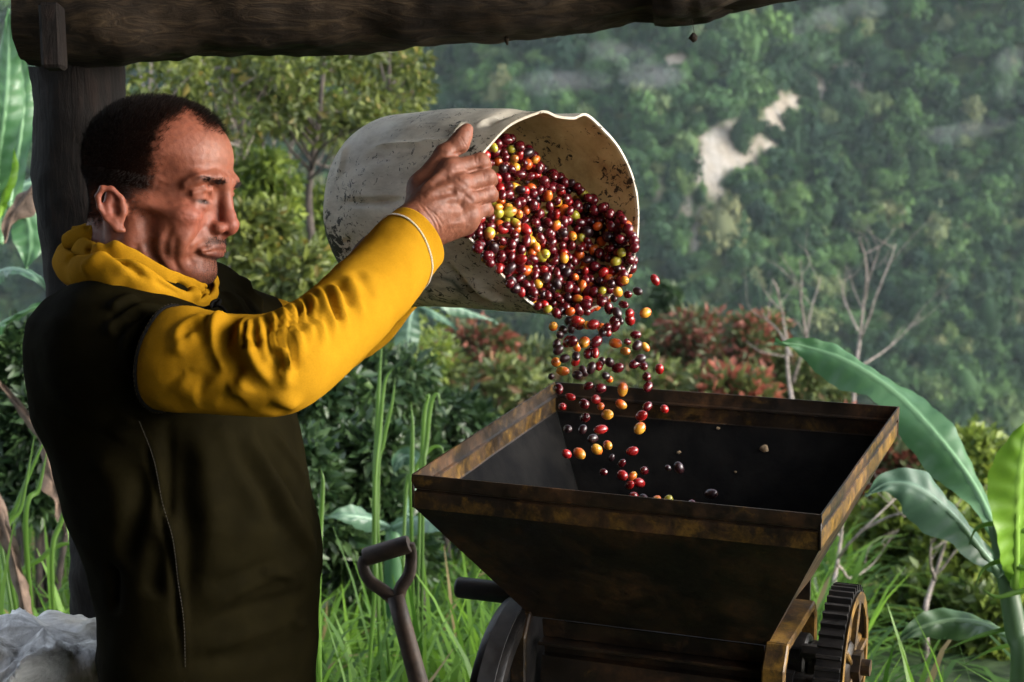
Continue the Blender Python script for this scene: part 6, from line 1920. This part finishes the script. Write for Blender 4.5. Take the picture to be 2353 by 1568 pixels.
# ---- grass
def blades(n_, xr, yr, lr, wr_, seed, dens=None):
    r_ = np.random.default_rng(seed)
    y = r_.uniform(*yr, n_); x = r_.uniform(*xr, n_) * (y / yr[1])
    if dens is not None:
        k = dens(x, y, r_); x, y = x[k], y[k]; n_ = len(x)
    z = ground_z(x, y)
    ln_ = r_.uniform(*lr, n_) * (1 + .3 * vnoise(np.stack([x, y, 0 * x], -1), 1.3, 4))
    w = r_.uniform(*wr_, n_)
    az = r_.uniform(0, 2 * math.pi, n_); lean = r_.uniform(.25, 1.25, n_)
    dh = np.stack([np.cos(az), np.sin(az), 0 * az], -1); sd_ = np.stack([-np.sin(az), np.cos(az), 0 * az], -1)
    base = np.stack([x, y, z - .03], -1)
    K = 6; rows = []
    for k in range(K):
        u = k / (K - 1.0)
        bend = lean * u ** 1.8
        p_ = base + np.array([0, 0, 1.0]) * (ln_ * (u * 1.0 - .52 * bend * u))[:, None] + dh * (ln_ * bend * .62)[:, None]
        ww = w * (1 - u ** 2.2) * (.55 + .45 * min(1, u * 4)) + .0006
        rows += [p_ - sd_ * ww[:, None], p_ + sd_ * ww[:, None]]
    v = np.stack(rows, 1).reshape(-1, 3)
    o_ = np.arange(n_)[:, None] * (2 * K)
    f = np.stack([np.concatenate([o_ + 2 * k, o_ + 2 * k + 1, o_ + 2 * k + 3, o_ + 2 * k + 2], 1) for k in range(K - 1)], 1).reshape(-1, 4)
    return v, f
gv1, gf1 = blades(13000, (-2.6, 2.6), (3.1, 6.4), (.28, .78), (.006, .016), 3, lambda x, y, r_: ~((x > .19 * y) & (r_.random(len(x)) < np.where(y > 3.6, 1.0, .35))))
grass = build('grass', gv1, gf1, m_grass)
tag(grass, 'long green grass growing thickly beyond the shed', 'grass', kind='stuff')
gv2, gf2 = blades(9000, (-5.5, 5.5), (6.2, 15), (.35, .8), (.007, .016), 4, lambda x, y, r_: x < .12 * y)
grass2 = build('bank_grass', gv2, gf2, m_grass)
tag(grass2, 'rough grass on the falling bank between the bushes', 'grass', kind='stuff')

# tall cane shoots
def cane(label, px, d, tops, group='tall grass shoots', wid=.0052):
    b0 = P(px, 1300, d); g = float(ground_z(b0[0], b0[1])); base = np.array([b0[0], b0[1], g])
    root = empty('cane_shoot', base, label, 'plant', group)
    for k, pts in enumerate(tops):
        pp = spline(np.vstack([[base + prng.normal(size=3) * np.array([.03, .03, 0])], PP([(x, y, d + .04 * k) for x, y in pts])]), 22)
        t, n_, b_ = frames(pp, FW)
        w = wid * np.clip(np.sin(np.linspace(.25, math.pi - .02, 22)), .05, 1)
        side = norm(np.cross(t, FW * .8 + UP * .2))
        v = np.stack([pp - side * w[:, None], pp - FW * .004, pp + side * w[:, None]], 1).reshape(-1, 3)
        i = np.arange(66).reshape(22, 3); f = np.stack([i[:-1, :-1], i[:-1, 1:], i[1:, 1:], i[1:, :-1]], -1).reshape(-1, 4)
        build('blade', v, f, m_cane, root)
cane('tall bright green grass shoot rising above the shovel grip', 872, 3.9, [[(866, 1200), (872, 1000), (884, 880), (905, 845)], [(862, 1200), (866, 1000), (872, 860), (880, 770)], [(868, 1150), (880, 1020), (900, 930), (908, 870)]])
cane('tall grass shoot with a bent-over tip left of the hopper', 955, 3.9, [[(945, 1200), (946, 1080), (948, 980), (944, 925)], [(972, 1150), (980, 1020), (990, 930), (1005, 905), (1012, 935)], [(965, 1150), (970, 1050), (975, 950), (985, 908), (968, 925)], [(930, 1180), (950, 1090), (985, 1035), (1012, 1028), (1022, 1050)]])
cane('tall thin grass stalk close to the man\'s hem', 860, 3.6, [[(858, 1400), (860, 1250), (862, 1100), (878, 950)]])
cane('pale broad grass blade beside the man\'s belly', 735, 3.4, [[(733, 1350), (736, 1220), (742, 1110), (738, 1080)], [(730, 1350), (728, 1250), (735, 1180)]])
cane('grass shoots in front of the post', 150, 3.6, [[(60, 1250), (90, 1120), (110, 1030)], [(20, 1300), (50, 1160), (80, 1000)], [(120, 1350), (140, 1200), (190, 1110), (240, 1120)], [(40, 1400), (100, 1280), (160, 1250), (190, 1290)], [(0, 1240), (30, 1180), (80, 1060), (115, 985)]])
cane('long arching grass blades at the lower right edge', 2500, 3.2, [[(2440, 1300), (2353, 1222), (2290, 1204), (2245, 1214), (2226, 1252)], [(2450, 1350), (2353, 1308), (2300, 1290), (2258, 1310), (2240, 1352)], [(2440, 1372), (2350, 1360), (2290, 1372), (2252, 1350)], [(2450, 1450), (2353, 1440), (2250, 1462), (2168, 1496)], [(2460, 1520), (2380, 1480), (2290, 1490), (2210, 1530)]], wid=.0055)

# ---- banana plants
def banana_mat(name, c1, c2, trans=.3):
    m = bpy.data.materials.new(name)
    nt, b = nodes_of(m)
    at = N(nt, 'ShaderNodeAttribute', attribute_name='rib')
    col = ramp(nt, noise(nt, 9, 4), [(.3, c1), (.7, c2)])
    col = mixc(nt, at.outputs['Fac'], col, tuple(min(1, c * 1.6 + .05) for c in c2))
    br = ramp(nt, noise(nt, 22, 5, .7), [(.70, (0, 0, 0)), (.78, (.6, .6, .6))])
    col = mixc(nt, br, col, (.16, .12, .05))
    setin(nt, b, Base_Color=col, Roughness=ramp(nt, noise(nt, 30, 3), [(.3, (.36,) * 3), (.7, (.55,) * 3)]), Specular_IOR_Level=.45)
    tr = nt.nodes.new('ShaderNodeBsdfTranslucent'); nt.links.new(col, tr.inputs[0])
    mx = nt.nodes.new('ShaderNodeMixShader'); mx.inputs[0].default_value = trans
    nt.links.new(b.outputs[0], mx.inputs[1]); nt.links.new(tr.outputs[0], mx.inputs[2]); nt.links.new(mx.outputs[0], nt.nodes['Material Output'].inputs['Surface'])
    bump(nt, b, noise(nt, 60, 3), .2, .003)
    return m
m_ban = banana_mat('banana_leaf', (.034, .105, .04), (.066, .155, .06))
m_ban_grey = banana_mat('banana_leaf_grey', (.042, .095, .055), (.078, .145, .088), .2)
m_ban_lime = banana_mat('young_banana_leaf', (.10, .22, .018), (.15, .28, .025), .4)
m_ban_dark = banana_mat('old_banana_leaf', (.03, .07, .025), (.06, .11, .04), .2)
m_dry = simple_mat('dry_banana_leaf', (.05, .034, .024), (.15, .10, .07), 20, .9, .6, 60, .006)
def banana_leaf(parent, mid, wl, wr_, mat, nrm=None, sag=.15, freq=170, name='leaf', tear=0.0):
    """mid: midrib as (px, py, distance) from tip to stalk; wl, wr_: blade widths either side in photo px along it."""
    K = 70; n0 = (UP * .65 - FW * .75) if nrm is None else nrm
    st = np.concatenate([PP(mid), np.array(wl, float)[:, None], np.array(wr_, float)[:, None]], 1)
    s_ = spline(st, K); p_ = s_[:, :3]; t = norm(np.gradient(p_, axis=0))
    side = norm(np.cross(t, np.asarray(n0))); nn_ = np.cross(side, t)
    d_ = (p_ - CAM) @ FW
    M = 8; rows = []; rib = []
    arc = np.concatenate([[0], np.cumsum(np.linalg.norm(np.diff(p_, axis=0), axis=1))])
    for j in range(-M, M + 1):
        u = abs(j) / M
        w = np.maximum(s_[:, 3 if j < 0 else 4], 0) / FPX * d_ * u
        sg = -1 if j < 0 else 1
        wav = .0020 * np.sin(arc * freq + u * 2.2) * min(1, u * 3) + .017 * np.sin(arc * 23 + sg + u) * u ** 2
        rag = 1 + .06 * u ** 3 * np.sin(arc * 41 + sg * 2) + (tear * u ** 2 * np.sin(arc * 77 + sg))
        rows.append(p_ + side * (sg * w * rag)[:, None] + nn_ * (-sag * w * u + wav + (.004 if j == 0 else 0))[:, None])
        rib.append(np.full(K, 1.0 if j == 0 else (.35 if abs(j) == 1 else 0)))
    v = np.stack(rows, 1).reshape(-1, 3); C_ = 2 * M + 1
    i = np.arange(K * C_).reshape(K, C_); f = np.stack([i[:-1, :-1], i[:-1, 1:], i[1:, 1:], i[1:, :-1]], -1).reshape(-1, 4)
    o = build(name, v, f, mat, parent); vfloat(o.data, 'rib', np.stack(rib, 1).ravel())
    mb = MB(); mb.tube(p_ + nn_ * -.003, np.linspace(.0025, .009, K), 6); mb.build('midrib', mat, o, smooth=True); vfloat(o.children[0].data, 'rib', np.full(len(o.children[0].data.vertices), .9))
    return o
def pseudostem(parent, pts, rads, mat):
    mb = MB(); n_ = 30; s_ = spline(np.concatenate([np.array(pts), np.array(rads)[:, None]], 1), n_); mb.tube(s_[:, :3], s_[:, 3], 14); o = mb.build('stem', mat, parent, smooth=True)
    vfloat(o.data, 'rib', np.zeros(len(o.data.vertices))); return o
def ground_under(px, py, d):
    q = P(px, py, d); return np.array([q[0], q[1], float(ground_z(q[0], q[1]))])
bp = ground_under(2350, 1568, 3.3)
ban = empty('banana_plant', bp, 'banana plant with long arching leaves at the right edge', 'plant', 'banana plants')
pseudostem(ban, [bp, P(2352, 1568, 3.3), P(2335, 1450, 3.3), P(2305, 1290, 3.3), P(2285, 1200, 3.3)], [.034, .024, .02, .016, .012], m_ban_dark)
banana_leaf(ban, [(1779, 788, 3.55), (1850, 797, 3.55), (1950, 832, 3.52), (2060, 905, 3.48), (2160, 1010, 3.42), (2240, 1120, 3.38), (2300, 1250, 3.32), (2318, 1300, 3.3)], [0, 17, 42, 52, 52, 40, 14, 4], [0, 24, 50, 54, 56, 44, 12, 4], m_ban, sag=.45, tear=.05)
banana_leaf(ban, [(1988, 1140, 3.2), (2040, 1112, 3.2), (2110, 1122, 3.2), (2190, 1185, 3.22), (2250, 1260, 3.25), (2300, 1320, 3.28)], [0, 26, 46, 48, 34, 4], [0, 24, 52, 58, 40, 4], m_ban_grey, sag=.45, tear=.07, nrm=UP * .5 - FW * .85)
banana_leaf(ban, [(2372, 930, 3.1), (2350, 1040, 3.12), (2340, 1140, 3.15), (2336, 1240, 3.2), (2335, 1350, 3.28)], [0, 50, 66, 60, 4], [0, 50, 66, 60, 4], m_ban_lime, sag=.1, nrm=-FW + RT * .3)
banana_leaf(ban, [(2055, 1480, 3.5), (2120, 1440, 3.5), (2200, 1425, 3.5), (2280, 1440, 3.45), (2330, 1480, 3.4)], [0, 24, 34, 28, 4], [0, 24, 32, 26, 4], m_ban_dark, sag=.4)
bl = ground_under(20, 900, 4.6)
ban2 = empty('banana_plant', bl, 'banana plant behind the post at the left edge', 'plant', 'banana plants')
pseudostem(ban2, [bl - RT * .09, P(-70, 1000, 4.6), P(-60, 800, 4.6), P(-30, 600, 4.6)], [.07, .06, .05, .03], m_ban_dark)
banana_leaf(ban2, [(20, 20, 4.4), (18, 150, 4.4), (10, 260, 4.4), (-5, 380, 4.45), (-12, 520, 4.55)], [0, 30, 36, 30, 4], [0, 30, 36, 30, 4], m_ban, nrm=-FW + RT * .2, sag=.1)
banana_leaf(ban2, [(40, 60, 4.7), (52, 200, 4.7), (50, 280, 4.7), (30, 420, 4.7), (0, 560, 4.65)], [0, 24, 30, 24, 4], [0, 24, 28, 22, 4], m_ban, nrm=-FW, sag=.1)
banana_leaf(ban2, [(28, 330, 4.5), (24, 380, 4.5), (12, 430, 4.5), (-8, 500, 4.55)], [0, 26, 24, 4], [0, 24, 20, 4], m_ban_lime, nrm=-FW - RT * .2, sag=.1)
banana_leaf(ban2, [(110, 400, 4.9), (70, 420, 4.85), (20, 440, 4.8), (-20, 480, 4.7)], [0, 28, 34, 4], [0, 28, 34, 4], m_ban_grey, sag=.2)
banana_leaf(ban2, [(60, 620, 4.7), (70, 560, 4.7), (60, 500, 4.7), (20, 470, 4.65)], [0, 34, 36, 4], [0, 34, 36, 4], m_ban, nrm=-FW, sag=.15)
banana_leaf(ban2, [(112, 670, 4.3), (70, 630, 4.3), (20, 618, 4.35), (-30, 640, 4.45)], [0, 18, 22, 4], [0, 16, 22, 4], m_ban_grey, sag=.4)
banana_leaf(ban2, [(110, 700, 4.4), (60, 715, 4.4), (10, 740, 4.45), (-30, 770, 4.5)], [0, 14, 18, 4], [0, 14, 18, 4], m_ban, sag=.3)
banana_leaf(ban2, [(10, 560, 4.2), (22, 510, 4.2), (50, 465, 4.2), (85, 420, 4.2)], [3, 12, 18, 8], [3, 10, 22, 8], m_dry, name='dry_leaf', tear=.3, sag=.6)
banana_leaf(ban2, [(-10, 870, 3.9), (40, 930, 3.9), (90, 990, 3.9), (145, 1060, 3.9)], [5, 6, 8, 10], [5, 6, 8, 10], m_dry, name='dry_leaf', sag=.8)
banana_leaf(ban2, [(150, 1230, 3.95), (140, 1150, 3.95), (115, 1080, 3.95), (100, 1010, 3.95)], [2, 20, 24, 6], [2, 22, 20, 6], m_dry, name='dry_leaf', tear=.4, sag=.6)
banana_leaf(ban2, [(75, 1560, 3.6), (60, 1420, 3.6), (30, 1280, 3.6), (0, 1180, 3.6), (-20, 1100, 3.6)], [4, 14, 16, 16, 8], [4, 14, 16, 14, 8], m_dry, name='dry_leaf', tear=.2, sag=.6)
bm2 = ground_under(925, 900, 7.6)
ban3 = empty('banana_plant', bm2, 'small banana plant with a brown stem under the bucket', 'plant', 'banana plants')
pseudostem(ban3, [bm2, P(928, 940, 7.6), P(920, 860, 7.6), P(930, 760, 7.6), P(950, 700, 7.6)], [.05, .034, .036, .03, .02], m_dry)
banana_leaf(ban3, [(935, 850, 7.5), (935, 800, 7.5), (940, 740, 7.5), (955, 690, 7.55)], [0, 26, 30, 4], [0, 22, 26, 4], m_ban_grey, nrm=-FW, sag=.2)
banana_leaf(ban3, [(1050, 760, 7.5), (1020, 735, 7.5), (990, 715, 7.5), (955, 700, 7.55)], [0, 12, 14, 4], [0, 12, 12, 4], m_ban_grey, sag=.3)
banana_leaf(ban3, [(1145, 745, 7.8), (1100, 725, 7.75), (1040, 705, 7.7), (960, 690, 7.6)], [0, 12, 14, 4], [0, 12, 12, 4], m_ban_grey, sag=.3)
bm3 = ground_under(900, 1240, 4.7)
ban4 = empty('banana_plant', bm3, 'young banana plant with broad pale leaves low beside the shovel', 'plant', 'banana plants')
pseudostem(ban4, [bm3, P(905, 1300, 4.7), P(900, 1210, 4.7)], [.03, .025, .015], m_ban)
banana_leaf(ban4, [(745, 1190, 4.6), (800, 1185, 4.6), (860, 1195, 4.65), (900, 1215, 4.7)], [0, 22, 26, 4], [0, 18, 20, 4], m_ban_grey, sag=.3)
banana_leaf(ban4, [(1075, 1240, 4.5), (1010, 1205, 4.55), (950, 1195, 4.6), (900, 1215, 4.7)], [0, 30, 34, 4], [0, 20, 24, 4], m_ban_grey, sag=.3)
banana_leaf(ban4, [(905, 1090, 5.0), (915, 1060, 5.0), (940, 1050, 5.0), (960, 1075, 4.95), (930, 1200, 4.8)], [0, 16, 22, 12, 3], [0, 16, 22, 12, 3], m_ban_grey, nrm=-FW, sag=.2)
# ------------------------------------------------------------------ the damp air over the valley
hz = bpy.data.materials.new('haze')
hz.use_nodes = True
hn = hz.node_tree; hn.nodes.clear()
ho = hn.nodes.new('ShaderNodeOutputMaterial'); hv = hn.nodes.new('ShaderNodeVolumePrincipled')
hv.inputs['Color'].default_value = (.78, .92, 1.0, 1)
hv.inputs['Density'].default_value = 0.00016
hv.inputs['Anisotropy'].default_value = 0.2
hn.links.new(hv.outputs[0], ho.inputs['Volume'])
hb = MB(); z0 = float(gv[:, 2].min()) - 1.0; z1 = float(gv[:, 2].max()) + 12
hb.box((0, 340, (z0 + z1) / 2), (424, 0, 0), (0, 364, 0), (0, 0, (z1 - z0) / 2))
haze = hb.build('haze', hz)
haze['kind'] = 'stuff'

# thin scraps of mist hanging on the mountain
m_mist = bpy.data.materials.new('mist'); m_mist.use_nodes = True
mn = m_mist.node_tree; mn.nodes.clear()
mo = mn.nodes.new('ShaderNodeOutputMaterial'); mv = mn.nodes.new('ShaderNodeVolumePrincipled')
mv.inputs['Color'].default_value = (.95, .97, 1, 1); mv.inputs['Density'].default_value = .007
mn.links.new(mv.outputs[0], mo.inputs['Volume'])
mr = np.random.default_rng(77)
for k, (px, py, wpx, hpx, n_) in enumerate(((1885, 90, 34, 30, 7), (1960, 25, 40, 22, 6), (1500, 175, 55, 16, 7), (1420, 110, 46, 16, 6), (2345, 160, 26, 22, 5), (1290, 190, 60, 14, 6), (2250, 300, 50, 10, 5))):
    c = hit_mountain(px, py); c = c + norm(CAM - c) * 16; s_ = np.linalg.norm(c - CAM) / FPX
    cs = [c + RT * mr.normal() * wpx * s_ + UP * mr.normal() * hpx * s_ + FW * mr.normal() * 3 for _ in range(n_)]
    rs = [np.array([wpx * .9, 60, hpx * .8]) * s_ * mr.uniform(.5, 1.1) for _ in range(n_)]
    def mist_fn(p):
        d = None
        for cc, rr in zip(cs, rs):
            e_ = ell(p, cc, rr); d = e_ if d is None else smin(d, e_, 2.0)
        return d + .9 * vnoise(p, .35, k)
    v, q, _ = sdf_mesh(mist_fn, np.min(cs, 0) - np.max(rs, 0) - 2, np.max(cs, 0) + np.max(rs, 0) + 2, .8)
    o = build('mist', v, q, m_mist); tag(o, None, None, None, 'stuff')
